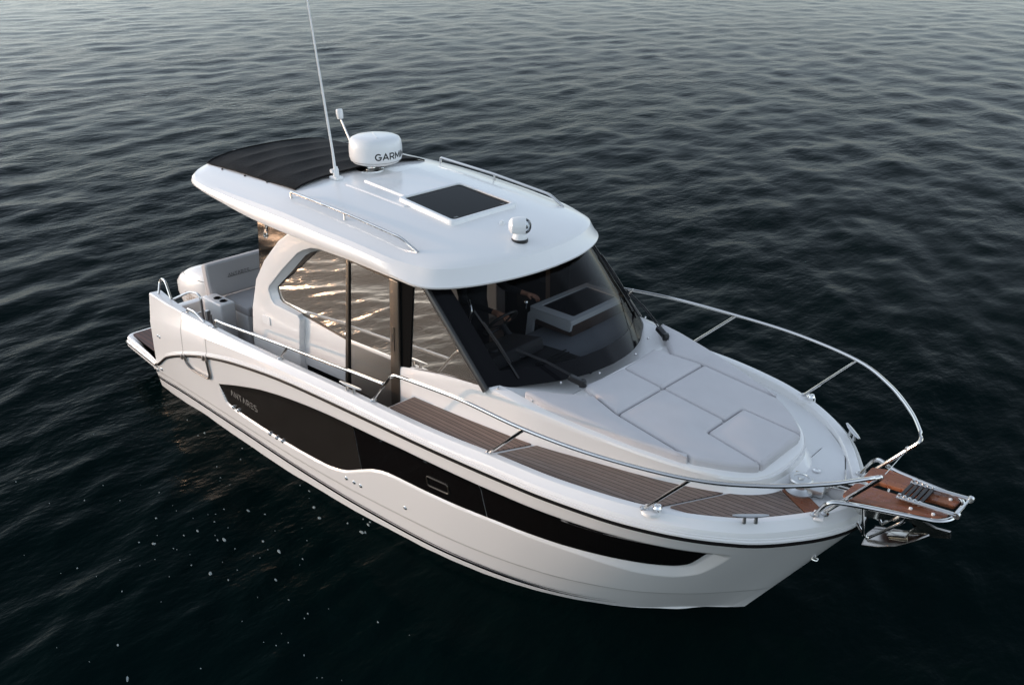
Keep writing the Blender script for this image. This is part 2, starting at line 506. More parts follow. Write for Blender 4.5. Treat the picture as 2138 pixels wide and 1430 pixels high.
def build_water():
    cx, cy = 10.31, -5.70
    rad = [0.0]
    r = 1.2
    while r < 160:
        rad.append(r); r *= 1.0068
    while r < 9000:
        rad.append(r); r *= 1.12
    rad = np.array(rad)
    a0, a1 = R(133.5 - 33), R(133.5 + 33)
    fine = np.arange(a0, a1, R(0.19))
    b1 = R(250)
    mid = np.arange(a1, b1, R(0.36))
    rest = np.arange(b1, a0 + 2 * math.pi, R(1.6))
    ang = np.concatenate([fine, mid, rest])
    A, B = np.meshgrid(ang, rad)
    X = cx + B * np.cos(A); Y = cy + B * np.sin(A)
    h, dx, dy = wave(X.ravel(), Y.ravel(), (B * 0.0068).ravel())
    fade = np.clip(1.6 - B.ravel() / 140, 0, 1)
    hx, hy_ = X.ravel(), np.abs(Y.ravel())
    lee = np.hypot(np.maximum(0, np.maximum(-.3 - hx, hx - 7.0)), np.maximum(0, hy_ - 1.2 + np.clip((hx - 5.5) / 2, 0, 1) * .7))
    fade = fade * (.30 + .70 * np.clip(lee / 1.1, 0, 1))          # calmer close against the hull
    co = np.stack([X.ravel() + dx * fade, Y.ravel() + dy * fade, h * fade], 1)
    n, m = len(rad), len(ang)
    i, j = np.meshgrid(np.arange(n - 1), np.arange(m), indexing='ij')
    j2 = (j + 1) % m
    q = np.stack([i * m + j, (i + 1) * m + j, (i + 1) * m + j2, i * m + j2], -1).reshape(-1, 4)
    me = bpy.data.meshes.new('water')
    me.vertices.add(len(co)); me.vertices.foreach_set('co', co.ravel())
    me.loops.add(q.size); me.loops.foreach_set('vertex_index', q.ravel().astype(np.int32))
    me.polygons.add(len(q)); me.polygons.foreach_set('loop_start', np.arange(0, q.size, 4, dtype=np.int32))
    me.polygons.foreach_set('use_smooth', np.ones(len(q), dtype=bool))
    me.update(calc_edges=True)
    m_ = bpy.data.materials.new('sea water'); m_.use_nodes = True
    nt = m_.node_tree; N, L = nt.nodes, nt.links
    N.clear()
    out = N.new('ShaderNodeOutputMaterial')
    body = N.new('ShaderNodeBsdfDiffuse'); body.inputs['Color'].default_value = (0.0010, 0.0050, 0.0050, 1)
    glo = N.new('ShaderNodeBsdfGlossy'); glo.inputs['Roughness'].default_value = 0.14
    fre = N.new('ShaderNodeFresnel'); fre.inputs['IOR'].default_value = 1.333
    pw = N.new('ShaderNodeMath'); pw.operation = 'POWER'; pw.inputs[1].default_value = 1.9
    mx = N.new('ShaderNodeMixShader')
    L.new(fre.outputs[0], pw.inputs[0]); L.new(pw.outputs[0], mx.inputs[0])
    L.new(body.outputs[0], mx.inputs[1]); L.new(glo.outputs[0], mx.inputs[2]); L.new(mx.outputs[0], out.inputs['Surface'])
    tc = N.new('ShaderNodeTexCoord')
    gz = N.new('ShaderNodeTexNoise'); gz.inputs['Scale'].default_value = 0.16; gz.inputs['Detail'].default_value = 3
    gust = N.new('ShaderNodeMapRange'); gust.inputs['From Min'].default_value = 0.35; gust.inputs['From Max'].default_value = 0.65
    gust.inputs['To Min'].default_value = 0.55; gust.inputs['To Max'].default_value = 1.7
    L.new(tc.outputs['Object'], gz.inputs['Vector']); L.new(gz.outputs['Fac'], gust.inputs['Value'])
    prev = None
    for sc_, strn, dist, rot, str_ in ((2.4, 0.30, 0.07, 25, 2.4), (6.5, 0.42, 0.026, 34, 2.0), (17.0, 0.40, 0.011, 14, 1.7), (45.0, 0.2, 0.005, 30, 1.4)):
        mp = N.new('ShaderNodeMapping')
        mp.inputs['Rotation'].default_value = (0, 0, R(-rot))
        mp.inputs['Scale'].default_value = (1, 1 / str_, 1)
        nz = N.new('ShaderNodeTexNoise'); nz.inputs['Scale'].default_value = sc_; nz.inputs['Detail'].default_value = 2
        bp = N.new('ShaderNodeBump'); bp.inputs['Strength'].default_value = strn; bp.inputs['Distance'].default_value = dist
        L.new(tc.outputs['Object'], mp.inputs['Vector']); L.new(mp.outputs['Vector'], nz.inputs['Vector'])
        L.new(nz.outputs['Fac'], bp.inputs['Height'])
        if sc_ > 3:
            gm = N.new('ShaderNodeMath'); gm.operation = 'MULTIPLY'; gm.inputs[1].default_value = strn
            L.new(gust.outputs['Result'], gm.inputs[0]); L.new(gm.outputs[0], bp.inputs['Strength'])
        if prev: L.new(prev.outputs['Normal'], bp.inputs['Normal'])
        prev = bp
    for nd in (body, glo, fre): L.new(prev.outputs['Normal'], nd.inputs['Normal'])
    me.materials.append(m_)
    o = bpy.data.objects.new('water', me); col.objects.link(o)
    tag(o, kind='structure')
build_water()

# ------------------------------------------------------------------ the boat: hull
boat = bpy.data.objects.new('motorboat', None)
col.objects.link(boat)
tag(boat, 'white cabin cruiser with dark hull windows and grey sunpad, afloat on dark water', 'boat')

w0 = pchip([-.2, .25, 1.5, 3.06, 3.9, 4.52, 5.15, 5.65, 6.13, 6.51, 6.85, 7.14, 7.41, 7.5, 7.56],
           [1.36, 1.38, 1.41, 1.43, 1.41, 1.37, 1.31, 1.22, 1.09, .93, .72, .46, .17, .08, 0])
w1 = pchip([-.2, .3, 1, 3, 5, 6.4, 7.0, 7.4, 7.87, 8.16, 8.3, 8.36, 8.385],
           [1.44, 1.46, 1.5, 1.535, 1.525, 1.455, 1.35, 1.21, .9, .53, .28, .12, 0])
rubz = pchip([-.2, .1, .44, .83, 1.28, 1.85, 2.52, 3.39, 4.18, 5.1, 5.9, 6.7, 7.3, 7.8, 8.1, 8.3, 8.385],
             [.33, .33, .372, .596, .77, .94, 1.081, 1.19, 1.237, 1.276, 1.30, 1.316, 1.306, 1.278, 1.245, 1.235, 1.24])
ridge = pchip([.3, .5, 1.27, 1.9, 2.4, 2.9, 3.6, 4.1, 5.0, 5.6, 6.1, 7.0, 7.3, 7.7, 8.1, 8.385],
              [1.27, 1.268, 1.272, 1.285, 1.297, 1.318, 1.348, 1.368, 1.384, 1.406, 1.430, 1.437, 1.432, 1.42, 1.395, 1.38])
wintop = pchip([1.98, 2.406, 2.899, 3.46, 3.973, 4.385, 4.75, 5.06, 5.5, 6, 6.6, 7.06, 7.3, 7.5, 7.715, 7.83],
               [.662, .795, .925, 1.02, 1.075, 1.10, 1.117, 1.135, 1.145, 1.152, 1.16, 1.158, 1.148, 1.136, 1.118, 1.105])
winbot = pchip([1.98, 2.045, 2.11, 2.416, 3.14, 3.79, 3.99, 4.12, 4.375, 4.55, 4.70, 4.85, 5.25, 5.6, 6.13, 6.7, 7.14, 7.26, 7.39, 7.5, 7.56, 7.63, 7.715, 7.83],
               [.662, .462, .438, .412, .40, .42, .45, .49, .61, .69, .735, .755, .765, .778, .805, .813, .80, .795, .805, .848, .914, 1.005, 1.118, 1.29])
winout = pchip([1.98, 2.045, 2.11, 2.416, 3.14, 3.79, 3.99, 4.12, 4.375, 4.55, 4.70, 4.85, 5.25, 5.6, 6.13, 6.7, 7.0, 7.175, 7.352, 7.506, 7.652, 7.83],
               [.642, .440, .416, .392, .38, .40, .43, .47, .59, .67, .713, .733, .743, .756, .783, .772, .725, .692, .688, .743, .884, 1.12])
chz = pchip([.2, 2.2, 3.1, 3.9, 5.0, 5.7, 6.4, 6.9, 7.3, 7.6, 7.8], [.27, .275, .275, .285, .315, .33, .355, .37, .37, .365, .36])

def hull_y(x, z):
    """half breadth of the topsides at (x, z)"""
    x = np.asarray(x, float); z = np.asarray(z, float)
    s = z / rubz(x)
    for _ in range(8):
        u = (x + .2) / (7.76 + .825 * s)
        s = z / rubz(-.2 + 8.585 * u)
    u = np.minimum((x + .2) / (7.76 + .825 * s), 1)
    Y0, Y1 = w0(-.2 + 7.76 * u), w1(-.2 + 8.585 * u)
    return Y0 + (Y1 - Y0) * s
def chine(x, z):
    d = chz(x) - z
    f = np.clip((x - 5.3) / 1.4, 0, 1)
    return np.where(d > 0, (0.016 + .010 * f) * np.clip(d / 0.03, 0, 1) + .07 * f * np.maximum(d - .03, 0), 0.0) * np.clip((8.0 - x) / 0.8, 0, 1)
def recess(x, z):
    on = (x > 1.98) & (x < 7.83) & (z < wintop(x) + .004)
    D = 0.016 + 0.022 * np.clip((x - 6.6) / 0.7, 0, 1)
    t = np.clip((z - winout(x)) / np.maximum(winbot(x) - winout(x), 0.006), 0, 1)
    return np.where(on, D * t * np.clip((wintop(x) - z) / .06, 0, 1), 0.0)

def hull_half(sgn):
    nu, ns = 640, 120
    tau = np.linspace(0, 1, nu)
    u0 = (.27 + .2) / 7.76
    u = u0 + (1 - u0) * (1 - (1 - tau) ** 1.35)
    s = np.linspace(0, 1, ns)
    U, S = np.meshgrid(u, s)
    X = -.2 + U * (7.76 + .825 * S)
    Z = S * rubz(-.2 + 8.585 * U)
    Y0, Y1 = w0(-.2 + 7.76 * U), w1(-.2 + 8.585 * U)
    Y = Y0 + (Y1 - Y0) * S
    e = .01
    gx = (hull_y(X + e, Z) - hull_y(X - e, Z)) / (2 * e); gz = (hull_y(X, Z + e) - hull_y(X, Z - e)) / (2 * e)
    nf = np.clip(np.sqrt(1 + gx * gx + gz * gz), 1, 3)
    Y = np.maximum(Y - chine(X, Z) * np.clip(Y / .1, 0, 1) - recess(X, Z) * nf, 0)
    rows = []
    # under water: bilge and keel
    xs0 = -.2 + u * 7.76
    for k, (fy, zz) in enumerate(((0.0, -0.75), (0.5, -0.55), (0.9, -0.28), (0.99, -0.1))):
        rows.append([(x - 0.35 * (1 - fy) * max(0, (x - 4) / 3.5), sgn * max(0, float(w0(x)) - .016) * fy, zz * (0.45 + 0.55 * min(1, (7.6 - x) / 2))) for x in xs0])
    for i in range(ns):
        rows.append([(X[i, j], sgn * Y[i, j], Z[i, j]) for j in range(nu)])
    return rows
hm = MB()
for sg in (-1, 1):
    rw = hull_half(sg)
    hm.grid(rw, flip=(sg > 0))
    if sg < 0: trs = [r[0] for r in rw]
    else: trp = [r[0] for r in rw]
hm.add(trs + trp[::-1], [tuple(range(len(trs) + len(trp)))])         # transom
hull = hm.build('hull', GEL, boat, sharp=28, recalc=False)

def hp(x, z, off=0.0, sg=-1):
    """point on the topsides pushed out by off"""
    e = 0.01
    y = float(hull_y(x, z)); yx = float(hull_y(x + e, z) - hull_y(x - e, z)) / (2 * e); yz = float(hull_y(x, z + e) - hull_y(x, z - e)) / (2 * e)
    n = Vector((-yx, 1, -yz)).normalized()
    p = Vector((x, y, z)) + n * off
    return (p.x, sg * p.y, p.z)

def win_sheet(xa, xb, name, m, sg, off, rows=24):
    xs = np.linspace(xa, xb, max(8, int((xb - xa) / 0.03)))
    b = MB()
    cols = []
    for x in xs:
        zt, zb = float(wintop(x)), float(winbot(x))
        D = 0.016 + 0.022 * min(1, max(0, (x - 6.6) / 0.7))
        zz = [zb + (zt - zb) * k / (rows - 1) for k in range(rows)]
        cols.append([hp(x, z_, off - D * min(1, max(0, (zt - z_) / .06)), sg) for z_ in zz])
    b.grid(cols)
    return b.build(name, m, hull)
for sg in (-1, 1):
    win_sheet(1.985, 4.38, 'hull_panel', HULLP, sg, .004)
    win_sheet(4.385, 5.925, 'hull_window', HULLG, sg, .004)
    win_sheet(5.931, 7.712, 'hull_window', HULLG, sg, .004)
    fr = MB()
    loop = fillet2([(5.30, .955), (5.545, .965), (5.54, .865), (5.30, .855)], .025)
    fr.tube([hp(x, z, -.008, sg) for x, z in loop] + [hp(*loop[0], -.008, sg)], .006, 6, caps=False)
    fr.build('porthole_frame', BRONZE, hull)

# black boot stripe with a thin line above it
stz = pchip([.25, 1.1, 2.15, 3.06, 3.83, 4.5, 5.1, 5.67, 6.3, 6.84], [.12, .142, .143, .131, .116, .102, .092, .088, .090, .097])
for sg in (-1, 1):
    b = MB()
    for dz, hh in ((0, .013), (.030, .004)):
        xs = np.linspace(.275, 6.86, 120)
        up = [hp(x, float(stz(x)) + dz + hh * min(1, (6.9 - x) / .9), -.011, sg) for x in xs]
        lo = [hp(x, float(stz(x)) + dz - hh * min(1, (6.9 - x) / .9), -.011, sg) for x in xs]
        b.grid([lo, up])
    b.build('boot_stripe', GLOSSB, hull)

# rub rail
for sg in (-1, 1):
    b = MB()
    xs = list(np.linspace(.44, 7.2, 90)) + list(np.linspace(7.23, 8.385, 60))
    path = [(x, sg * (float(w1(x)) + .004), float(rubz(x))) for x in xs]
    b.tube(path, .0145, 8, flat=(1.0, .75))
    b.build('rub_rail', RUB, boat)
    b = MB()
    b.tube([(p[0], p[1] * 1.0 + sg * .006, p[2] + .014) for p in path if p[0] < 4.9], .0022, 6)
    b.build('rub_rail_insert', BRONZE, boat)

# bulwark and gunwale moulding
def plan(xs):
    P = [Vector((x, float(w1(x)))) for x in xs]
    out = []
    for i, p in enumerate(P):
        a = P[max(0, i - 1)]; c = P[min(len(P) - 1, i + 1)]
        t = (c - a).normalized()
        n = Vector((-t.y, t.x))
        if i == len(P) - 1: n = Vector((1, 0))
        if n.y < 0 and i < len(P) - 1: n = -n
        out.append((p, n))
    return out
deckz = pchip([.3, 4.6, 4.68, 4.70, 6, 7, 7.7, 8.3, 8.5], [.84, .86, .87, 1.335, 1.358, 1.368, 1.368, 1.352, 1.35])
topw = pchip([.3, .8, 1.4, 2, 8.4], [.14, .10, .065, .055, .055])
GX = list(np.linspace(.44, 1.26, 14)) + list(np.linspace(1.272, 1.84, 10)) + list(np.linspace(1.852, 4.66, 36)) + [4.69, 4.70] + list(np.linspace(4.75, 7.2, 36)) + list(np.linspace(7.23, 8.2, 36)) + list(np.linspace(8.21, 8.385, 24))
def gun_section(p, n, sg):
    x = p.x
    rz, tz, dz = float(rubz(x)), float(ridge(x)), float(deckz(x))
    H = tz - rz
    tw = float(topw(x))
    pts = [(.0, rz - .01), (.003, rz + .022), (.002, rz + .030), (-.006, rz + .034), (-.007, rz + .046), (-.012, rz + .050), (-.016, rz + .06 + .25 * (H - .1)),
           (-.022, rz + .62 * H), (-.030, rz + .66 * H), (-.066, tz - .012), (-.074, tz - .002), (-.080, tz), (-.080 - tw, tz - .006), (-.086 - tw, tz - .012), (-.10 - tw, dz - .01)]
    out = []
    for o, z in pts:
        q = p + n * o
        out.append((q.x, sg * max(0.0, q.y), z))
    return out
for sg in (-1, 1):
    b = MB()
    secs = [gun_section(p, n, sg) for p, n in plan(GX)]
    b.grid(secs, flip=(sg < 0))
    b.add(secs[0], [tuple(range(len(secs[0])))])
    b.build('gunwale', GEL, boat, sharp=26)
    # joints of the side gate: fine dark grooves, starboard only
    if sg < 0:
        for gx in (1.272, 1.846):
            g = MB()
            sec = gun_section(*plan([gx - .01, gx, gx + .01])[1], sg)[1:13]
            g.grid([[(p[0] - .004, p[1] - .0015, p[2] + .001) for p in sec], [(p[0] + .004, p[1] - .0015, p[2] + .001) for p in sec]])
            g.build('gate_joint', GREYT, boat)

# ------------------------------------------------------------------ decks
b = MB()
xs = list(np.linspace(4.70, 7.6, 24)) + list(np.linspace(7.65, 8.30, 16))
rows = []
for x in xs:
    yi = max(0.02, float(w1(x)) - .15 - (0 if x < 7.4 else (x - 7.4) * .16))
    rows.append([(x, yi * t, float(deckz(x))) for t in np.linspace(-1, 1, 13)])
b.grid(rows)
b.add([(4.70, -1.40, 1.335), (4.70, 1.40, 1.335), (4.70, 1.40, .80), (4.70, -1.40, .80)], [(0, 1, 2, 3)])
b.build('foredeck', GELN, boat)
b = MB()
b.add([(.45, -1.40, .60), (4.70, -1.43, .60), (4.70, 1.43, .60), (.45, 1.40, .60)], [(0, 1, 2, 3)])
b.build('cockpit_sole', TEAKD, boat)
for sg in (-1, 1):
    b = MB()
    b.prism([(2.0, 1.03), (4.70, 1.03), (4.70, 1.44), (2.0, 1.43)], lambda x, y: (x, sg * y, .62), lambda x, y: (x, sg * y, .86))
    b.build('side_deck', TEAKD, boat)  # darker teak, shadow of the sunken walkway put into its colour
b = MB()
b.box((.40, 0, .55), (.12, 2.70, .9), bev=.02)
b.build('transom', GEL, boat)

def deck_panel(poly, name, m, lift=.013, r=.02):
    pl = fillet2(poly, r, 4)
    b = MB()
    b.prism(pl, lambda x, y: (x, y, float(deckz(x)) + .002), lambda x, y: (x, y, float(deckz(x)) + lift))
    return b.build(name, m, boat, smooth=False)
for sg in (-1, 1):
    q = lambda L: [(x, sg * y) for x, y in L]
    deck_panel(q([(4.735, 1.075), (5.2, 1.06), (5.7, 1.025), (6.06, .985), (5.905, 1.295), (5.5, 1.335), (5.1, 1.35), (4.725, 1.355)]), 'teak_panel', TEAK)
    if sg < 0: deck_panel(q([(6.105, .975), (6.49, .89), (6.97, .77), (7.30, .66), (7.555, .535), (7.315, .995), (7.1, 1.11), (6.8, 1.19), (6.4, 1.245), (5.955, 1.29)]), 'teak_panel', TEAKW)
# bow panels: teak planks to starboard with a dark margin board
deck_panel([(7.36, -.965), (7.60, -.50), (7.735, -.30), (7.775, -.20), (8.09, -.36), (8.03, -.47), (7.9, -.65), (7.72, -.80), (7.55, -.91)], 'teak_panel', TEAKW)
deck_panel([(7.75, -.13), (7.785, -.19), (8.10, -.355), (8.165, -.24), (7.80, -.03)], 'margin_board', WOOD, lift=.014, r=.006)

# ------------------------------------------------------------------ coachroof under the sunpad
CB = [(4.45, 1.085, .80), (4.68, 1.08, .84), (4.70, 1.08, 1.33), (5.2, 1.065), (5.65, 1.03), (6.07, .985), (6.49, .89), (6.97, .77), (7.30, .66), (7.57, .535), (7.73, .41), (7.82, .27), (7.85, .13), (7.86, 0)]
CT = [(4.46, 1.052, 1.555), (4.69, 1.054, 1.605), (4.71, 1.054, 1.608), (5.2, 1.055, 1.693), (5.65, 1.03, 1.735), (6.03, 1.005, 1.700), (6.47, .922, 1.650), (6.95, .800, 1.596), (7.26, .690, 1.560), (7.52, .560, 1.528), (7.65, .435, 1.508), (7.73, .285, 1.495), (7.755, .14, 1.490), (7.76, 0, 1.489)]
def dens(L, k=6):
    return smooth3(L, k)
CBd = [(p[0], p[1], p[2] if len(p) > 2 else float(deckz(p[0]))) for p in CB]
def poly_lin(L, k=6):
    out = []
    for i in range(len(L) - 1):
        for t in range(k):
            out.append(tuple(np.array(L[i]) * (1 - t / k) + np.array(L[i + 1]) * t / k))
    return out + [tuple(L[-1])]
cb = CBd[:3][:1] + [CBd[1], CBd[2]] + smooth3(CBd[2:], 6)[1:]
ct = CT[:3][:1] + [CT[1], CT[2]] + smooth3(CT[2:], 6)[1:]
def coach_rows(sg):
    rows = []
    n = len(ct)
    for i in range(n):
        B_, T_ = Vector(cb[i]), Vector(ct[i])
        a, c = Vector(ct[max(0, i - 1)]), Vector(ct[min(n - 1, i + 1)])
        t = (c - a); t.z = 0; t.normalize()
        nn = Vector((-t.y, t.x, 0))
        if nn.y < 0 or i == n - 1: nn = -nn if nn.y < 0 else nn
        if i == n - 1: nn = Vector((1, 0, 0))
        H = T_.z - B_.z
        nose = max(0, min(1, (T_.x - 7.3) / .35))
        m1 = B_.lerp(T_, .45) - nn * .02 * nose
        pts = [B_ + nn * .012 - Vector((0, 0, .01)), B_ + nn * .002 + Vector((0, 0, .012)), m1, B_.lerp(T_, .80) + nn * .004, T_ - Vector((0, 0, .03)) + nn * .004, T_ - Vector((0, 0, .010)) - nn * .002, T_ - nn * .016, T_ - nn * .070 + Vector((0, 0, .016)), T_ - nn * .084 + Vector((0, 0, .010))]
        rows.append([(p.x, sg * max(0, p.y), p.z) for p in pts])
    return rows
b = MB()
inner = {}
for sg in (-1, 1):
    rw = coach_rows(sg)
    b.grid(rw, flip=(sg < 0))
    b.add(rw[0], [tuple(range(len(rw[0])))])
    inner[sg] = [r[-1] for r in rw]
top = []
for s_, p_ in zip(inner[-1], inner[1]):
    if s_[0] < 5.25: continue
    top.append([tuple(np.array(s_) * (1 - t) + np.array(p_) * t + np.array((0, 0, (.02 if s_[0] > 6.12 else -.10) * math.sin(math.pi * t)))) for t in np.linspace(0, 1, 9)])
b.grid(top)
b.build('coachroof', GEL, boat, sharp=30)

# sunpad cushions
def cush_z(x):
    return 1.782 - .118 * (x - 5.95)
def cushion(poly, name='sunpad_cushion', r=.03, th_=.085):
    pl = fillet2(poly, r, 5)
    b = MB()
    rings = [(0.006, -th_), (0.0, -th_ + .02), (0.0, -.026), (.005, -.012), (.014, -.004), (.028, 0.0)]
    rows = []
    for d, dz in rings:
        q = inset2(pl, d) if d else pl
        rows.append([(x, y, cush_z(x) + dz) for x, y in q])
    b.grid(rows, close_v=True)
    nring = len(b.f)
    q = [Vector(p) for p in inset2(pl, .028)]
    nq = len(q)
    def edge_d(p):
        best = 9
        for i in range(nq):
            u, w = q[i], q[(i + 1) % nq]
            e = w - u
            t = max(0, min(1, (p - u).dot(e) / max(1e-9, e.length_squared)))
            best = min(best, (p - u - e * t).length)
        return best
    def inside(p):
        c = False
        for i in range(nq):
            u, w = q[i], q[(i + 1) % nq]
            if (u.y > p.y) != (w.y > p.y) and p.x < (w.x - u.x) * (p.y - u.y) / (w.y - u.y) + u.x: c = not c
        return c
    pts = list(q)
    for gx in np.arange(min(p.x for p in q), max(p.x for p in q), .04):
        for gy in np.arange(min(p.y for p in q), max(p.y for p in q), .04):
            p = Vector((gx + random.uniform(-.006, .006), gy + random.uniform(-.006, .006)))
            if inside(p) and edge_d(p) > .018: pts.append(p)
    vo, _, fo, _, _, _ = delaunay_2d_cdt(pts, [], [list(range(nq))], 1, 1e-5)
    def crown(p):
        d = edge_d(p)
        return .011 * (1 - math.exp(-d / .05)) + .0012 * math.sin(13 * p.x + 5 * p.y) * min(1, d / .08)
    b.add([(p.x, p.y, cush_z(p.x) + crown(p)) for p in vo], [t if (vo[t[1]] - vo[t[0]]).cross(vo[t[2]] - vo[t[0]]) > 0 else t[::-1] for t in [list(f) for f in fo]])
    ob = b.build(name, FABRIC, boat, sharp=60, recalc=False)
    # welt line around the top edge
    wq = inset2(pl, .003)
    w = MB()
    w.tube([(x, y, cush_z(x) - .022) for x, y in wq] + [(wq[0][0], wq[0][1], cush_z(wq[0][0]) - .022)], .0035, 5, caps=False)
    w.build('piping', FABRIC, ob)
    return ob
g = .006
for sg in (-1, 1):
    q = lambda L: [(x, sg * y) for x, y in L]
    cushion(q([(6.165, .485), (6.19, .25), (6.20, g), (6.598, g), (6.598, .598)]))
    cushion(q([(6.612, .598), (6.612, g), (7.192, g), (7.192, .262), (7.69, .302), (7.665, .35), (7.60, .425), (7.50, .515), (7.36, .605), (7.318, .632)]))
    cushion(q([(5.925, .945), (5.955, .865), (6.10, .745), (6.315, .545), (6.60, .612), (7.30, .648), (7.20, .690), (6.90, .785), (6.45, .885), (6.15, .935)]))
cushion([(7.206, -.256), (7.206, .256), (7.695, .292), (7.695, -.292)])

# press studs along the coaming
for sg in (-1, 1):
    for x, y, z in ((5.70, 1.0, 1.752), (6.02, .94, 1.731), (6.45, .85, 1.682), (6.92, .73, 1.629), (7.22, .62, 1.595), (7.50, .47, 1.556), (7.66, .30, 1.530), (6.02, .60, 1.79), (6.14, .25, 1.79)):
        if y in (.60, .25): z = 1.765
        b = MB(); b.lathe([(.009, -.01), (.009, .004), (.006, .008), (.0, .009)], (x, sg * y, z), n=12)
        b.build('press_stud', CHROME, boat)

# foredeck locker lid, its lock and handle
lid = [(7.79, .02), (7.775, .56), (7.95, .57), (8.16, .13), (8.12, -.01)]
b = MB()
b.prism(fillet2(lid, .03), lambda x, y: (x, y, float(deckz(x)) - .01), lambda x, y: (x, y, float(deckz(x)) + .009))
ld = b.build('locker_lid', GELN, boat, sharp=40)
lp = fillet2(lid, .03); lo_ = inset2(lp, -.009)
b = MB()
b.prism(lo_, lambda x, y: (x, y, float(deckz(x)) - .01), lambda x, y: (x, y, float(deckz(x)) + .003))
b.build('lid_gasket', GASKET, ld)
b = MB(); b.lathe([(.028, .0), (.028, .006), (.02, .009), (.016, .006), (.0, .005)], (7.90, .20, 1.375), n=20)
b.build('lid_lock', CHROME, ld)
b = MB(); b.tube(fillet([(8.165, .125, 1.37), (8.165, .125, 1.385), (8.06, .35, 1.388), (8.06, .35, 1.37)], .01, 3), .005, 8)
b.build('lid_handle', STEEL, ld)

# ------------------------------------------------------------------ wheelhouse sides
def side_y(z):
    return 1.115 - .035 * (z - 1.2)
def side_panel(poly, off0, off1, name, m, parent, sg, bev=0.0, smooth=True):
    b = MB()
    b.prism(poly, lambda x, z: (x, sg * (side_y(z) + off0), z), lambda x, z: (x, sg * (side_y(z) + off1), z))
    o = b.build(name, m, parent, smooth=smooth, sharp=40)
    if bev:
        bm = bmesh.new(); bm.from_mesh(o.data)
        ed = [e for e in bm.edges if len(e.link_faces) == 2 and e.calc_face_angle(0) > R(50)]
        bmesh.ops.bevel(bm, geom=ed, offset=bev, segments=3, profile=.6, affect='EDGES', clamp_overlap=True)
        bm.to_mesh(o.data); bm.free()
        o.data.polygons.foreach_set('use_smooth', [True] * len(o.data.polygons))
        o.data.set_sharp_from_angle(angle=R(40))
    return o
arch_out = [(2.17, .80), (2.17, 1.25), (2.20, 1.50), (2.32, 1.84), (2.50, 2.08), (2.79, 2.35), (3.00, 2.48), (3.20, 2.565), (3.49, 2.60), (3.9, 2.60), (4.6, 2.60), (4.80, 2.56)]
arch_in = [(4.80, 2.395), (4.46, 2.405), (3.85, 2.42), (3.45, 2.415), (3.33, 2.395), (3.20, 2.345), (3.10, 2.29), (2.82, 2.06), (2.56, 1.82), (2.54, 1.78), (2.575, 1.69), (2.62, 1.65), (3.03, 1.64), (3.07, 1.60), (3.03, 1.30), (3.01, .80)]
glass_aft = [(2.615, 1.83), (2.60, 1.80), (2.645, 1.70), (2.70, 1.672), (3.70, 1.60), (3.73, 1.62), (3.83, 2.40), (3.45, 2.385), (3.34, 2.365)]
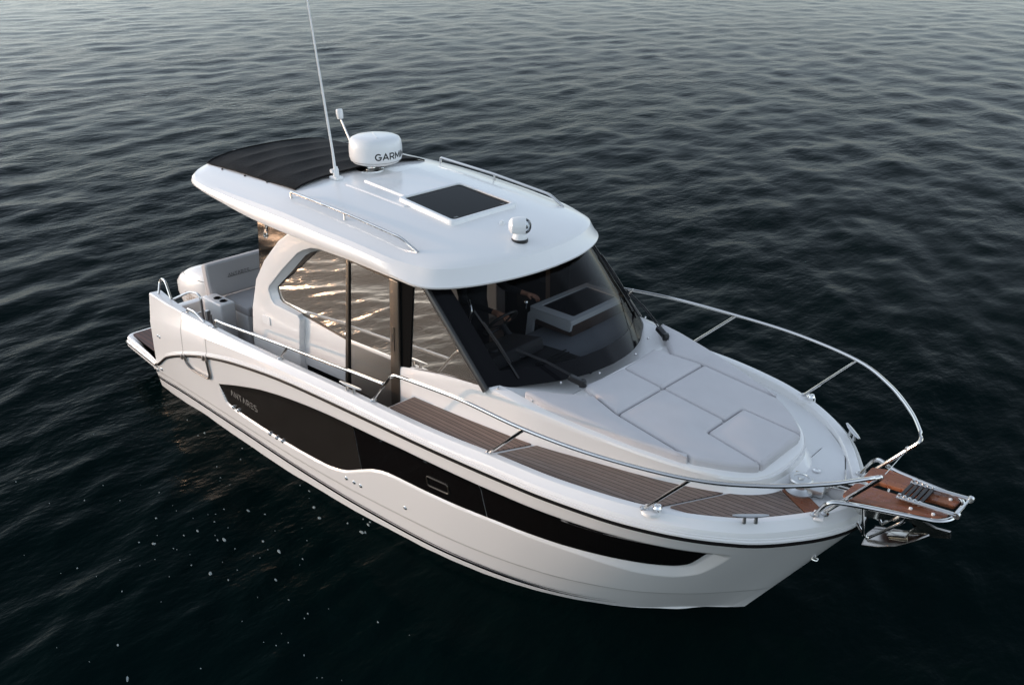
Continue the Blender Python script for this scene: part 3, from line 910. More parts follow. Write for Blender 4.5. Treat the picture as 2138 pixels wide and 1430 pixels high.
for sg in (-1, 1):
    GL = SIDEGL if sg < 0 else PORTGL
    side_panel(arch_out + arch_in, -.07, .0, 'cabin_side', GEL, boat, sg, bev=.014)
    # recessed lower wall behind the sliding door track
    side_panel([(2.50, .80), (3.74, .80), (3.74, 1.60), (3.70, 1.585), (2.70, 1.655), (2.50, 1.70)], -.10, -.062, 'lower_wall', GEL, boat, sg)
    side_panel([(3.06, .82), (3.69, .82), (3.69, 1.125), (3.06, 1.095)], -.063, -.057, 'recess_shade_panel', VOID, boat, sg)  # flat black panel painting in the dark of a low recess
    # bevelled reveal round the aft window
    rev = [(4.46, 2.405), (3.85, 2.42), (3.45, 2.415), (3.33, 2.395), (3.20, 2.345), (3.10, 2.29), (2.82, 2.06), (2.56, 1.82), (2.54, 1.78), (2.575, 1.69), (2.62, 1.65), (3.03, 1.64)]
    rin = [(4.46, 2.375), (3.85, 2.395), (3.48, 2.388), (3.37, 2.370), (3.25, 2.325), (3.15, 2.27), (2.88, 2.03), (2.625, 1.82), (2.61, 1.79), (2.645, 1.70), (2.70, 1.668), (3.03, 1.645)]
    b = MB()
    b.grid([[(x, sg * (side_y(z) - .012), z) for x, z in rev], [(x, sg * (side_y(z) - .062), z) for x, z in rin]])
    b.build('window_reveal', GEL, boat, sharp=50)
    w = side_panel(glass_aft, -.075, -.068, 'quarter_window', GL, boat, sg, smooth=False)
    side_panel([(2.605, 1.80), (3.25, 2.345), (3.36, 2.372), (3.32, 2.372), (3.12, 2.26), (2.595, 1.81)], -.066, -.060, 'window_gasket', BLACK, w, sg)
    side_panel([(2.645, 1.70), (2.70, 1.672), (3.72, 1.60), (3.72, 1.577), (2.70, 1.650), (2.635, 1.68)], -.066, -.060, 'window_gasket', BRONZE, w, sg)
    # sliding door
    dr = side_panel([(3.78, 1.02), (4.42, 1.02), (4.44, 2.36), (3.87, 2.385)], -.062, -.055, 'sliding_door', GL, boat, sg, smooth=False)
    side_panel([(3.69, .88), (3.735, .88), (3.86, 2.425), (3.815, 2.425)], -.075, -.040, 'door_stile', BRONZE, dr, sg, bev=.006)
    side_panel([(3.735, .88), (3.785, .88), (3.895, 2.39), (3.86, 2.39)], -.085, -.062, 'door_gasket', BLACK, dr, sg)
    side_panel([(4.40, .88), (4.52, .88), (4.545, 2.37), (4.425, 2.375)], -.075, -.036, 'door_stile', BRONZE, dr, sg, bev=.008)
    side_panel([(3.735, .88), (4.42, .88), (4.42, 1.03), (3.735, 1.03)], -.075, -.045, 'door_rail', BLACK, dr, sg)
    side_panel([(3.86, 2.39), (4.43, 2.36), (4.43, 2.385), (3.86, 2.42)], -.075, -.042, 'door_rail', BRONZE, dr, sg)
    hb = MB()
    hb.prism(fillet2([(4.445, 1.70), (4.475, 1.70), (4.48, 1.93), (4.45, 1.93)], .014), lambda x, z: (x, sg * (side_y(z) - .037), z), lambda x, z: (x, sg * (side_y(z) - .030), z))
    hb.build('door_handle', BRONZE, dr)
    hb = MB()
    hb.prism(fillet2([(4.455, 1.79), (4.468, 1.79), (4.47, 1.87), (4.458, 1.87)], .006), lambda x, z: (x, sg * (side_y(z) - .031), z), lambda x, z: (x, sg * (side_y(z) - .0285), z))
    hb.build('door_latch', BLACK, dr)
    # black panel painting in the dark of the gap between door and forward window
    side_panel([(4.52, .82), (4.66, .82), (4.655, 1.6), (4.72, 2.42), (4.545, 2.42)], -.14, -.058, 'door_gap_shade', VOID, boat, sg)
    # forward side window and its sill
    fw = side_panel([(4.655, 1.585), (5.0, 1.655), (5.30, 1.70), (5.585, 1.735), (4.86, 2.42), (4.72, 2.42)], -.075, -.068, 'side_window', GL, boat, sg, smooth=False)
    b = MB()
    b.tube([(x, sg * (side_y(z) - .062), z) for x, z in ((4.655, 1.588), (5.0, 1.66), (5.30, 1.705), (5.58, 1.738))], .007, 6)
    b.build('window_gasket', BRONZE, fw)
    # dark side screen under the roof overhang
    scn = side_panel([(2.355, 1.85), (2.33, 1.88), (2.375, 2.56), (2.60, 2.56), (3.05, 2.54), (3.0, 2.47), (2.79, 2.34), (2.50, 2.07)], -.055, -.046, 'side_screen', SCREEN, boat, sg, smooth=False)
    if sg < 0:
        em = [(2.495, 2.425), (2.515, 2.445), (2.535, 2.43), (2.53, 2.40), (2.505, 2.375), (2.485, 2.35), (2.485, 2.32), (2.505, 2.305), (2.525, 2.32), (2.53, 2.35), (2.52, 2.37), (2.50, 2.39)]
        b = MB()
        pts = smooth3([(x, -(side_y(z) - .043), z) for x, z in em], 5)
        n = len(pts)
        b.tube(pts, [.004 + .0075 * math.sin(math.pi * min(1, max(0, i / (n - 1)))) for i in range(n)], 6)
        b.build('emblem', CHROME, scn)
    # locker door near the aft corner
    vb = MB()
    vb.prism(fillet2([(2.395, 1.385), (2.53, 1.385), (2.53, 1.47), (2.395, 1.47)], .015), lambda x, z: (x, sg * (side_y(z) - .004), z), lambda x, z: (x, sg * (side_y(z) + .010), z))
    vb.build('socket_cover', PLAW, boat, sharp=40)

# aft bulkhead, interior
b = MB()
b.add([(2.30, -1.04, .60), (2.30, 1.04, .60), (2.42, 1.0, 2.56), (2.42, -1.0, 2.56)], [(0, 1, 2, 3)])
b.build('aft_glass_door', PORTGL, boat)
b = MB(); b.box((3.55, 0, .70), (2.5, 2.02, .16))
b.build('saloon_floor', WOODI, boat)
b = MB(); b.box((3.2, .78, 1.02), (1.3, .44, .5), bev=.04)
b.box((3.2, .95, 1.42), (1.3, .14, .5), bev=.04)
b.build('saloon_bench', SEATF, boat)
b = MB(); b.box((3.15, -.80, 1.05), (.7, .40, .62), bev=.03)
b.build('galley_unit', INTW, boat)

# dashboard: grey shelf to port, dark helm console to starboard
bx = pchip([0, .25, .5, .75, .9, 1.02], [6.09, 6.06, 5.98, 5.84, 5.74, 5.60])
tx = pchip([0, .3, .6, .85, 1.0], [5.33, 5.30, 5.20, 5.03, 4.86])
def dash(y0, y1, zf, zb, xb, name, m):
    b = MB(); rows = []
    for y in np.linspace(y0, y1, 14):
        xf = float(bx(abs(y))) - .015
        rows.append([(xb, y, .85), (xb, y, zb - .03), (xb + .02, y, zb), (xb + (xf - xb) * .5, y, (zf + zb) / 2 + .005), (xf, y, zf)])
    b.grid(rows)
    b.add(rows[0], [(0, 1, 2, 3, 4)]); b.add(rows[-1], [(0, 1, 2, 3, 4)])
    return b.build(name, m, boat, sharp=40)
dash(-.085, 1.02, 1.765, 1.70, 5.05, 'dashboard', DASHG)
dash(-1.02, -.095, 1.762, 1.715, 5.12, 'helm_console', DARKIN)
b = MB()
for k in range(4):
    b.box((5.80 - .05 * k, -.36 + .02 * k, 1.772), (.012, .40, .006))
b.build('demister_slots', BLACK, boat)
b = MB(); b.box((5.32, -.55, 1.80), (.40, .62, .12), Matrix.Rotation(R(-12), 3, 'Y'), bev=.03)
hpod = b.build('instrument_pod', DARKIN, boat)
b = MB(); b.lathe([(.045, 0), (.045, .02), (.038, .03), (0, .03)], (5.36, -.72, 1.865), n=20)
b.build('compass', BLACK, hpod)
for y in (-.05, .05):
    b = MB(); b.lathe([(.012, 0), (.012, .014), (0, .018)], (5.52, -.60 + y, 1.80), n=12)
    b.build('switch', CHROME, hpod)
b = MB()
wc, wa = Vector((5.03, -.28, 1.90)), Vector((-.75, 0, .66))
q = Vector((0, 0, 1)).rotation_difference(wa.normalized())
b.tube([wc + q @ Vector((.17 * math.cos(a), .17 * math.sin(a), 0)) for a in np.linspace(0, 2 * math.pi, 40)], .013, 8, caps=False)
for k in range(3):
    a = 2 * math.pi * k / 3 + .5
    b.tube([wc - wa.normalized() * .03, wc + q @ Vector((.17 * math.cos(a), .17 * math.sin(a), 0))], .009, 6)
b.tube([wc - wa.normalized() * .03, wc - wa.normalized() * .16], .03, 12)
b.build('steering_wheel', BLACK, boat)
b = MB(); b.box((3.98, -.42, 1.30), (.46, .95, .16), bev=.05); b.box((3.76, -.42, 1.62), (.14, .95, .52), bev=.05); b.box((3.95, -.42, 1.0), (.3, .7, .5), bev=.03)
b.build('helm_seat', SEATF, boat)
# companionway cover: white frame with dark acrylic
cz = 1.905
def frame_quad(outer, inner_, z0, z1):
    bb = MB(); n = len(outer)
    rows = [[(x, y, z0) for x, y in outer], [(x, y, z1) for x, y in outer], [(x, y, z1) for x, y in inner_], [(x, y, z0) for x, y in inner_]]
    bb.grid(rows, close_v=True, close_u=True)
    return bb
co_ = fillet2([(4.96, .17), (5.48, .17), (5.46, 1.0), (4.96, 1.03)], .035)
ci_ = fillet2([(5.025, .27), (5.42, .27), (5.40, .93), (5.02, .95)], .02)
b = frame_quad(co_, ci_, cz - .05, cz)
cf = b.build('companionway_cover', INTW, boat, sharp=40)
b = MB(); b.prism(ci_, lambda x, y: (x, y, cz - .03), lambda x, y: (x, y, cz - .012))
b.build('cover_pane', ACRYL, cf, smooth=False)
b = MB()
b.prism([(4.955, 1.60), (5.03, 1.60), (5.03, 1.78), (5.06, 1.815), (5.40, 1.80), (5.47, 1.80), (5.48, 1.885), (5.0, 1.885), (4.955, 1.84)], lambda x, z: (x, .17 - (1.9 - z) * .15, z), lambda x, z: (x, .20 - (1.9 - z) * .15, z))
b.build('cover_side', INTW, cf, sharp=40)
b = MB(); b.box((5.22, .60, 1.80), (.46, .78, .14))
b.build('cover_well', WOODI, cf)
b = MB(); b.tube([(4.97, .12, 1.90), (4.97, .12, 1.95)], .006, 8); b.lathe([(.0, -.02), (.016, -.012), (.02, 0), (.016, .012), (0, .02)], (4.97, .12, 1.965), n=12)
b.build('cover_knob', CHROME, cf)
b = MB(); b.tube(fillet([(5.10, -.74, 2.02), (5.12, -.72, 2.18), (5.06, -.70, 2.25)], .06), .011, 8)
b.build('grab_handle', CHROME, boat)
b = MB(); b.box((4.70, -.98, 1.72), (.55, .08, .35), bev=.02)
b.build('side_trim', INTW, boat)

# ------------------------------------------------------------------ windscreen
def ws_pt(s, t, off=0.0):
    """s -1..1 across (starboard to port), t 0 bottom .. 1 top"""
    yb, yt = s * 1.03, s * 1.005
    a = Vector((float(bx(abs(yb))) if abs(yb) < 1.02 else 5.60, yb, 1.742 + .015 * (1 - abs(s))))
    c = Vector((float(tx(min(1.0, abs(yt)))), yt, 2.455))
    p = a.lerp(c, t)
    out = Vector((.66, s * .5, .55)).normalized()
    return p + out * (off + .035 * math.sin(math.pi * t) * (1 - s * s))
def ws_grid(s0, s1, t0, t1, off, ns=28, nt_=10):
    return [[tuple(ws_pt(s, t, off)) for s in np.linspace(s0, s1, ns)] for t in np.linspace(t0, t1, nt_)]
b = MB(); b.grid(ws_grid(-1, 1, 0, 1, 0, 60, 16))
ws = b.build('windscreen', WSGL, boat)
b = MB()
b.grid(ws_grid(-1, 1, -.01, .145, .004, 60, 4))
b.grid(ws_grid(-1, -.885, .145, 1, .004, 6, 12))
b.grid(ws_grid(.90, 1, .145, 1, .004, 6, 12))
b.build('windscreen_border', GLOSSB, ws)
for sg in (-1, 1):
    b = MB()
    pl = [ws_pt(sg * 1.0, t) + Vector((-.02, sg * .012, -.015)) for t in np.linspace(-.03, 1.02, 12)]
    b.tube(pl, .034, 10, flat=(1.0, .8))
    b.build('windscreen_pillar', mat('pillar enamel', (.035, .034, .033), .3), boat)

# wipers
def wiper(pivot, tip, blade0, blade1, name):
    w = bpy.data.objects.new(name, None); col.objects.link(w); w.parent = boat
    pv, tp = Vector(pivot), Vector(tip)
    d = (tp - pv).normalized()
    b = MB()
    b.box(pv - d * .02, (.15, .055, .05), d.to_track_quat('X', 'Z').to_matrix(), bev=.015)
    b.lathe([(.03, -.03), (.032, .0), (.026, .03), (0, .034)], pv - d * .07, n=14)
    b.build('wiper_motor', BLACK, w)
    b = MB()
    for o in (-.011, .011):
        sd = d.cross(Vector((0, 0, 1))).normalized() * o
        b.tube([pv + sd + Vector((0, 0, .02)), pv.lerp(tp, .5) + sd + Vector((.01, 0, .035)), tp + sd + Vector((0, 0, .01))], .0055, 6)
    b.build('wiper_arm', BLACK, w)
    b = MB()
    B0, B1 = Vector(blade0), Vector(blade1)
    b.tube([B0, B0.lerp(B1, .5) + Vector((.006, 0, .012)), B1], .009, 6)
    b.tube([B0.lerp(B1, .2) + Vector((.01, 0, .02)), B0.lerp(B1, .5) + Vector((.014, 0, .03)), B0.lerp(B1, .8) + Vector((.01, 0, .02))], .007, 6)
    b.build('wiper_blade', BLACK, w)
    b = MB()
    b.tube(fillet([pv - d * .08, pv - d * .14 + Vector((.03, 0, -.03)), pv - d * .10 + Vector((.06, .05, -.075))], .03), .005, 6)
    b.build('washer_hose', BLACK, w)
wiper((6.10, -.52, 1.79), tuple(ws_pt(-.72, .30, .03)), tuple(ws_pt(-.83, .70, .022)), tuple(ws_pt(-.80, .06, .022)), 'windscreen_wiper')
wiper((6.06, .74, 1.80), tuple(ws_pt(.84, .36, .03)), tuple(ws_pt(.93, .86, .022)), tuple(ws_pt(.80, .10, .022)), 'windscreen_wiper')

# ------------------------------------------------------------------ roof
ROX = [(.93, 0), (.94, .35), (.99, .70), (1.05, .88), (1.13, 1.00), (1.28, 1.105), (1.6, 1.175), (2.0, 1.205), (2.6, 1.225), (3.2, 1.225), (3.8, 1.215), (4.4, 1.19), (4.75, 1.165), (4.92, 1.12), (5.06, 1.03), (5.19, .88), (5.29, .70), (5.37, .48), (5.415, .25), (5.43, 0)]
half = smooth3([(x, y, 0) for x, y in ROX], 5)
zl = pchip([.9, 1.2, 1.5, 1.92, 2.6, 3.2, 4.0, 4.6, 5.0, 5.43], [2.67, 2.645, 2.640, 2.612, 2.558, 2.535, 2.52, 2.48, 2.43, 2.452])
zc = pchip([.9, 1.15, 2.0, 2.85, 3.8, 4.6, 5.0, 5.35], [2.81, 2.83, 2.85, 2.86, 2.81, 2.735, 2.68, 2.612])
def zt(x, y):
    return float(zc(x)) - .078 * (abs(y) / .95) ** 2.6
def roof_ring(sg):
    out = []
    n = len(half)
    for i, (x, y, _) in enumerate(half):
        a, c = half[max(0, i - 1)], half[min(n - 1, i + 1)]
        t = Vector((c[0] - a[0], c[1] - a[1])).normalized()
        nn = Vector((-t.y, t.x))           # outwards for +y side
        if i == 0: nn = Vector((-1, 0))
        if i == n - 1: nn = Vector((1, 0))
        p = Vector((x, y))
        front = min(1, max(0, (x - 4.55) / .5))
        aft = min(1, max(0, (1.7 - x) / .6))
        L = float(zl(x))
        ins = .115 * (1 - front) + .085 * front
        ins = ins * (1 - .35 * aft)
        def P(d, z):
            q = p - nn * d
            return (q.x, sg * max(0, q.y), z)
        cr = p - nn * ins
        zcr = zt(min(cr.x, 5.36), cr.y) - .012
        st = p - nn * (ins + .035)
        H = zcr - L
        rise = [P(.16, L + .02), P(.02, L - .004), P(.004, L + .006), P(.0, L + .02)]
        k = min(1, front / .6)
        prof = ((.02 * (1 - k) + .34 * k, .38 * (1 - k) + .34 * k), (.16 * (1 - k) + .67 * k, .70 * (1 - k) + .67 * k), (.50 * (1 - k) + .96 * k, .93 * (1 - k) + .965 * k))
        rise += [P(ins * a0, L + H * b0) for a0, b0 in prof] + [P(ins + .006 * k, zcr + .001)]
        sp = Vector((min(4.9, max(1.35, x)), 0))
        for f in (.06, .16, .34, .55, .78):
            q2 = cr.lerp(sp, f)
            rise.append((q2.x, sg * q2.y, zt(min(q2.x, 5.36), q2.y)))
        rise.append((sp.x, 0, zt(sp.x, 0)))
        out.append(rise)
    return out
b = MB()
for sg in (-1, 1):
    rr_ = roof_ring(sg)
    b.grid(rr_, flip=(sg < 0))
    b.add([r[0] for r in rr_] , [])
    und = [[r[0], (min(5.0, max(1.3, r[0][0])), 0, r[0][2] + .03)] for r in rr_]
    b.grid(und, flip=(sg > 0))
roof = b.build('roof', GEL, boat, sharp=24)

# black canvas over the aft roof opening
b = MB()
rows = []
for i in range(61):
    t = i / 60
    x = 1.10 + t * (2.80 - 1.10)
    yw = .80 + .03 * t
    bow = abs(math.sin(math.pi * t * 5)) ** .8 if 0 < t < 1 else 0
    row = []
    for j in range(25):
        s = -1 + j / 12
        z = zt(x, s * yw) + .028 - .014 * bow * (1 - abs(s) ** 4) + .005 * math.sin(9 * s + 11 * t) * bow - .016 * abs(s) ** 8
        xx = x - (.075 * (1 - s * s)) * (1 - t) + 0
        row.append((xx, s * yw, z + (.004 if abs(s) < .98 else -.004)))
    rows.append(row)
b.grid(rows)
cv = b.build('canopy_canvas', CANVAS, boat, sharp=60)
b = MB()
edge = [rows[i][0] for i in range(61)] + rows[60][1:] + [rows[i][24] for i in range(59, -1, -1)] + rows[0][::-1][1:]
b.tube(edge, .009, 6, caps=False)
b.build('canvas_hem', CANVAS, cv)
for s in (-.5, 0.05, .5, ):
    x0 = 1.10 - .075 * (1 - s * s)
    b = MB(); b.box((x0 - .02, s * .80, zt(1.1, s * .8) + .02), (.07, .035, .016), bev=.005)
    b.build('canvas_strap', BLACK, cv)
for t in (.22, .48, .72):
    b = MB(); b.lathe([(.012, 0), (.012, .01), (0, .014)], (1.10 + t * 1.7, -.84, zt(1.1 + 1.7 * t, .84) + .0), n=10)
    b.build('canvas_stud', BLACK, cv)

# raised slide panel on the roof ahead of the canvas
def roof_pad(poly, h, name, m, parent, r=.03, bevel=.02, sub=True):
    pl = fillet2(poly, r, 5)
    bb = MB()
    q = inset2(pl, bevel)
    q2 = inset2(pl, bevel + .012)
    bb.grid([[(x, y, zt(x, y) - .004) for x, y in pl], [(x, y, zt(x, y) + h * .8) for x, y in inset2(pl, bevel * .6)], [(x, y, zt(x, y) + h) for x, y in q]], close_v=True)
    bm = bmesh.new()
    f = bm.faces.new([bm.verts.new((x, y, zt(x, y) + h)) for x, y in q])
    bmesh.ops.triangulate(bm, faces=[f]); bb.frombm(bm)
    return bb.build(name, m, parent, sharp=18)
roof_pad([(3.10, -.47), (3.98, -.455), (3.98, .455), (3.10, .47)], .012, 'roof_plinth', GEL, roof)
roof_pad([(3.16, -.29), (3.80, -.30), (3.80, .30), (3.16, .29)], .024, 'roof_plinth', GEL, roof, bevel=.016)
# sunroof
hp_out = fillet2([(3.81, -.40), (4.585, -.42), (4.585, .42), (3.81, .40)], .06)
hp_in = fillet2([(3.85, -.357), (4.543, -.377), (4.543, .377), (3.85, .357)], .045)
b = MB()
def zs(x, y): return float(zc(x)) - .006
b.grid([[(x, y, zs(x, y) - .03) for x, y in hp_out], [(x, y, zs(x, y) + .030) for x, y in hp_out], [(x, y, zs(x, y) + .042) for x, y in inset2(hp_out, .010)], [(x, y, zs(x, y) + .044) for x, y in inset2(hp_out, .026)], [(x, y, zs(x, y) + .038) for x, y in hp_in], [(x, y, zs(x, y) - .01) for x, y in hp_in]], close_v=True)
sr = b.build('sunroof_frame', PLAW, boat, sharp=40)
b = MB(); b.prism(inset2(hp_in, -.002), lambda x, y: (x, y, zs(x, y) + .018), lambda x, y: (x, y, zs(x, y) + .026))
b.build('sunroof_pane', HATCHGL, sr, smooth=False)
for y in (-.3, .3):
    b = MB(); b.box((4.50, y, zs(4.5, y) + .029), (.03, .05, .006), bev=.002)
    b.build('sunroof_latch', BLACK, sr)

# roof grab rails
for sg in (-1, 1):
    path = fillet([(2.925, sg * .962, zt(2.925, .96) - .005), (2.92, sg * .962, 2.84), (3.74, sg * .958, 2.80), (4.51, sg * .948, 2.735), (4.705, sg * .935, zt(4.7, .935) + .0)], .05, 6)
    rl = MB(); rl.tube(path, .0135, 10)
    ro = rl.build('roof_rail', STEEL, boat)
    p = MB(); p.tube([(3.745, sg * .958, zt(3.74, .958) - .01), (3.745, sg * .958, 2.795)], .011, 10)
    p.build('rail_post', STEEL, ro)

# searchlight
slt = bpy.data.objects.new('searchlight', None); col.objects.link(slt); slt.parent = boat
c = (5.12, -.13, zt(5.12, .13))
b = MB(); b.lathe([(.062, -.02), (.062, .010), (.058, .014), (0, .014)], c, n=28); b.build('light_gasket', BLACK, slt)
b = MB(); b.lathe([(.056, .012), (.056, .03), (.05, .045), (.044, .06), (0, .06)], c, n=28); b.build('light_base', PLAW, slt)
slt.scale = (1.18,) * 3; slt.location = Vector(c) * (1 - 1.18)
hd = Vector((.66, .72, -.06)).normalized()
hc = Vector((c[0], c[1], c[2] + .108))
b = MB(); b.lathe([(.0, -.085), (.035, -.08), (.058, -.06), (.066, -.02), (.066, .03), (.062, .034), (.058, .028), (.055, .0), (0, 0)], hc, hd, 28); b.build('light_head', PLAW, slt)
b = MB(); b.lathe([(.0, .012), (.028, .014), (.050, .034), (.048, .012), (.0, .008)], hc, hd, 24)
b.box(hc + hd * .045, (.025, .05, .03), hd.to_track_quat('X', 'Z').to_matrix(), bev=.006); b.build('light_reflector', CHROME, slt)
b = MB(); b.lathe([(.0645, .026), (.0655, .034), (.061, .04), (.060, .03)], hc, hd, 28); b.build('light_rim', PLAW, slt)
b = MB(); b.lathe([(.060, .032), (.056, .052), (.042, .072), (.02, .083), (0, .085)], hc, hd, 24); b.build('light_lens', CLEARGL, slt)
# small white button light beside the sunroof
b = MB(); b.lathe([(.028, -.01), (.028, .012), (.02, .018), (.018, .03), (.012, .034), (0, .034)], (4.80, -.02, zt(4.8, 0)), n=18)
b.build('deck_fitting', PLAW, boat)

# radar dome
rad = bpy.data.objects.new('radar', None); col.objects.link(rad); rad.parent = boat
rx, ry = 2.85, .055
zb = zt(rx, ry)
b = MB(); b.lathe([(.14, -.01), (.14, .006), (.06, .012), (.052, .02), (.05, .07), (.045, .1), (0, .1)], (rx, ry, zb), n=28)
b.build('radar_pedestal', CHROME, rad)
rc = Vector((2.86, .13, zb + .052))
tilt = Matrix.Rotation(R(-3), 3, 'Y')
prof = [(.0, 0), (.17, .0), (.232, .022), (.258, .048), (.270, .085), (.272, .13), (.269, .190), (.263, .236), (.247, .265), (.21, .281), (.10, .287), (0, .288)]
b = MB(); b.lathe(prof, rc, n=56); b.build('radar_dome', PLAW, rad, sharp=40)
b = MB(); b.tube([rc + Vector((.259 * math.cos(a), .259 * math.sin(a), .048)) * 1.0 for a in np.linspace(0, 2 * math.pi, 60)], .0018, 5, caps=False); b.build('dome_seam', GREYT, rad)
b = MB(); b.box(rc + Vector((.0, .0, .288)), (.30, .012, .004), Matrix.Rotation(R(-30), 3, 'Z'), bev=.001); b.build('dome_ridge', PLAW, rad)
def on_dome(x, y, z, az=R(1)):
    a = az + x / .272
    zz = .118 + y
    r = np.interp(zz, [p[1] for p in prof[3:8]], [p[0] for p in prof[3:8]]) + .0012 + z * .5
    return rc + Vector((r * math.cos(a), r * math.sin(a), zz))
lettering('GARMIN', .066, .20, .17, lambda x, y, z: on_dome(x, y, z), 'radar_lettering', BLACK, rad, wide=1.12)

# whip antenna and GPS mushroom
b = MB(); b.box((2.885, -.40, zt(2.88, .4) + .012), (.12, .09, .03), bev=.01)
b.lathe([(.03, 0), (.03, .05), (.022, .07), (.022, .10), (0, .10)], (2.885, -.40, zt(2.88, .4) + .02), n=14)
b.tube([(2.86, -.44, 2.93), (2.86, -.36, 2.93)], .022, 10)
ab = b.build('antenna_base', PLAW, boat)
b = MB(); b.tube([(2.875, -.40, 2.92), (2.86, -.40, 3.10), (2.65, -.40, 4.52), (2.56, -.40, 5.15)], [.016, .0125, .007, .004], 8)
b.build('whip_antenna', PLAW, ab)
b = MB(); b.tube([(2.63, .10, zt(2.63, .1)), (2.16, .230, 3.265)], .010, 8)
gp = b.build('gps_pole', PLAW, boat)
b = MB(); b.lathe([(.0, 0), (.03, .0), (.034, .02), (.038, .06), (.036, .095), (.028, .105), (0, .107)], (2.165, .229, 3.255), Vector((-.25, .05, 1)), 20)
b.build('gps_antenna', PLAW, gp)

# ------------------------------------------------------------------ rails on deck
def gpt(x, sg=-1, inset=.105, dz=0.0):
    (p, n) = plan([x - .01, x, x + .01])[1]
    q = p - n * inset
    return Vector((q.x, sg * max(0, q.y), float(ridge(x)) + dz))
def base_flange(pos, parent, r=.03):
    b = MB(); b.lathe([(r, -.004), (r, .006), (r * .6, .014), (0, .014)], pos, n=16)
    return b.build('rail_base', STEEL, parent)
RT = .0145
# bow rails
for sg in (-1, 1):
    pts = [(4.57, sg * 1.405, 1.38), (4.80, sg * 1.41, 1.70), (5.02, sg * 1.425, 1.76), (5.71, sg * 1.44, 1.82), (6.40, sg * 1.455, 1.835), (7.05, sg * 1.40, 1.855), (7.67, sg * 1.23, 1.87), (8.05, sg * .975, 1.87), (8.33, sg * .68, 1.868), (8.50, sg * .43, 1.868), (8.555, sg * .325, 1.86)]
    curve = fillet([pts[0], (4.86, sg * 1.41, 1.73), pts[2]], .12, 8)[:-1] + smooth3(pts[2:], 6)
    tail = fillet([pts[-2], (8.562, sg * .31, 1.858), (8.40, sg * .305, 1.65)], .05, 6)
    tail2 = [(8.21, sg * .30, 1.405)]
    b = MB(); b.tube(curve[:-4] + [tuple(t) for t in tail] + tail2, RT, 10)
    rail = b.build('bow_rail', STEEL, boat)
    for (bx_, by, bz), (tx_, ty, tz_) in (((5.96, 1.375, 1.415), (6.40, 1.455, 1.832)), ((7.285, 1.168, 1.43), (7.67, 1.23, 1.868)), ((4.95, 1.41, 1.38), (5.24, 1.43, 1.79))):
        if bx_ < 5 and sg < 0: continue
        b = MB(); b.tube([(bx_, sg * by, bz), (tx_, sg * ty, tz_)], .0125, 10)
        b.build('stanchion', STEEL, rail)
        base_flange((bx_, sg * by, bz), rail)
    base_flange((4.57, sg * 1.405, 1.376), rail)
    base_flange((8.21, sg * .30, 1.392), rail)
# clip and cord between the rail ends
b = MB(); b.tube([(8.48, .31, 1.76), (8.56, -.30, 1.87)], .003, 6); b.lathe([(.012, -.02), (.015, 0), (.012, .02)], (8.475, .315, 1.76), (0, 1, 0), 10)
b.build('safety_line', ALU, boat)
# side deck rail, starboard and port
for sg in (-1, 1):
    P0 = gpt(1.93, sg); 
    path = fillet([P0, P0 + Vector((.03, 0, .095)), P0 + Vector((.16, 0, .098)), Vector((3.34, sg * 1.425, 1.50)), Vector((4.735, sg * 1.415, 1.60))], .05, 6)
    b = MB(); b.tube(path, RT, 10)
    rl = b.build('side_rail', STEEL, boat)
    base_flange(P0, rl)
    b = MB(); b.tube([(3.17, sg * 1.425, 1.335), (3.32, sg * 1.425, 1.495)], .0125, 10); b.build('stanchion', STEEL, rl)
    base_flange((3.17, sg * 1.425, 1.33), rl)
# stern hand hoop, gate rails
b = MB(); b.tube(fillet([(.545, -1.335, 1.265), (.50, -1.27, 1.42), (.66, -1.29, 1.455), (.80, -1.315, 1.265)], .07, 8), .013, 10)
b.build('stern_hoop', STEEL, boat)
b = MB(); b.tube(fillet([(.80, -1.30, 1.25), (1.00, -1.17, 1.37), (1.18, -1.15, 1.37), (1.17, -1.15, .75)], .07, 8), .0135, 10)
b.tube([(.82, -1.27, 1.02), (1.17, -1.15, 1.16)], .008, 8)
sgte = b.build('stern_gate_rail', STEEL, boat)
b = MB()
b.box((1.235, -1.12, 1.13), (.05, .05, .12), bev=.008); b.tube([(1.25, -1.10, .7), (1.25, -1.10, 1.14)], .018, 10)
b.build('gate_hinge', ALU, sgte)
b = MB(); b.tube(fillet([(1.33, -1.40, 1.272), (1.34, -1.40, 1.325), (1.50, -1.405, 1.335), (1.70, -1.41, 1.275)], .05, 6), .0125, 10)
b.build('gate_handle', STEEL, boat)
# fold-down boarding step on the gate
b = MB()
lf = [(1.345, .80), (1.34, .72), (1.42, .655), (1.80, .665), (1.845, .72), (1.86, .93)]
b.tube(fillet([hp(x, z, .016) for x, z in lf], .05, 6), .013, 8)
stp = b.build('boarding_step', DSTEEL, boat)
for x in (1.275, 1.345, 1.80, 1.87):
    b = MB(); b.box(hp(x, float(rubz(x)) - .005, .012), (.035, .03, .055), bev=.006); b.build('step_hinge', DSTEEL, stp)

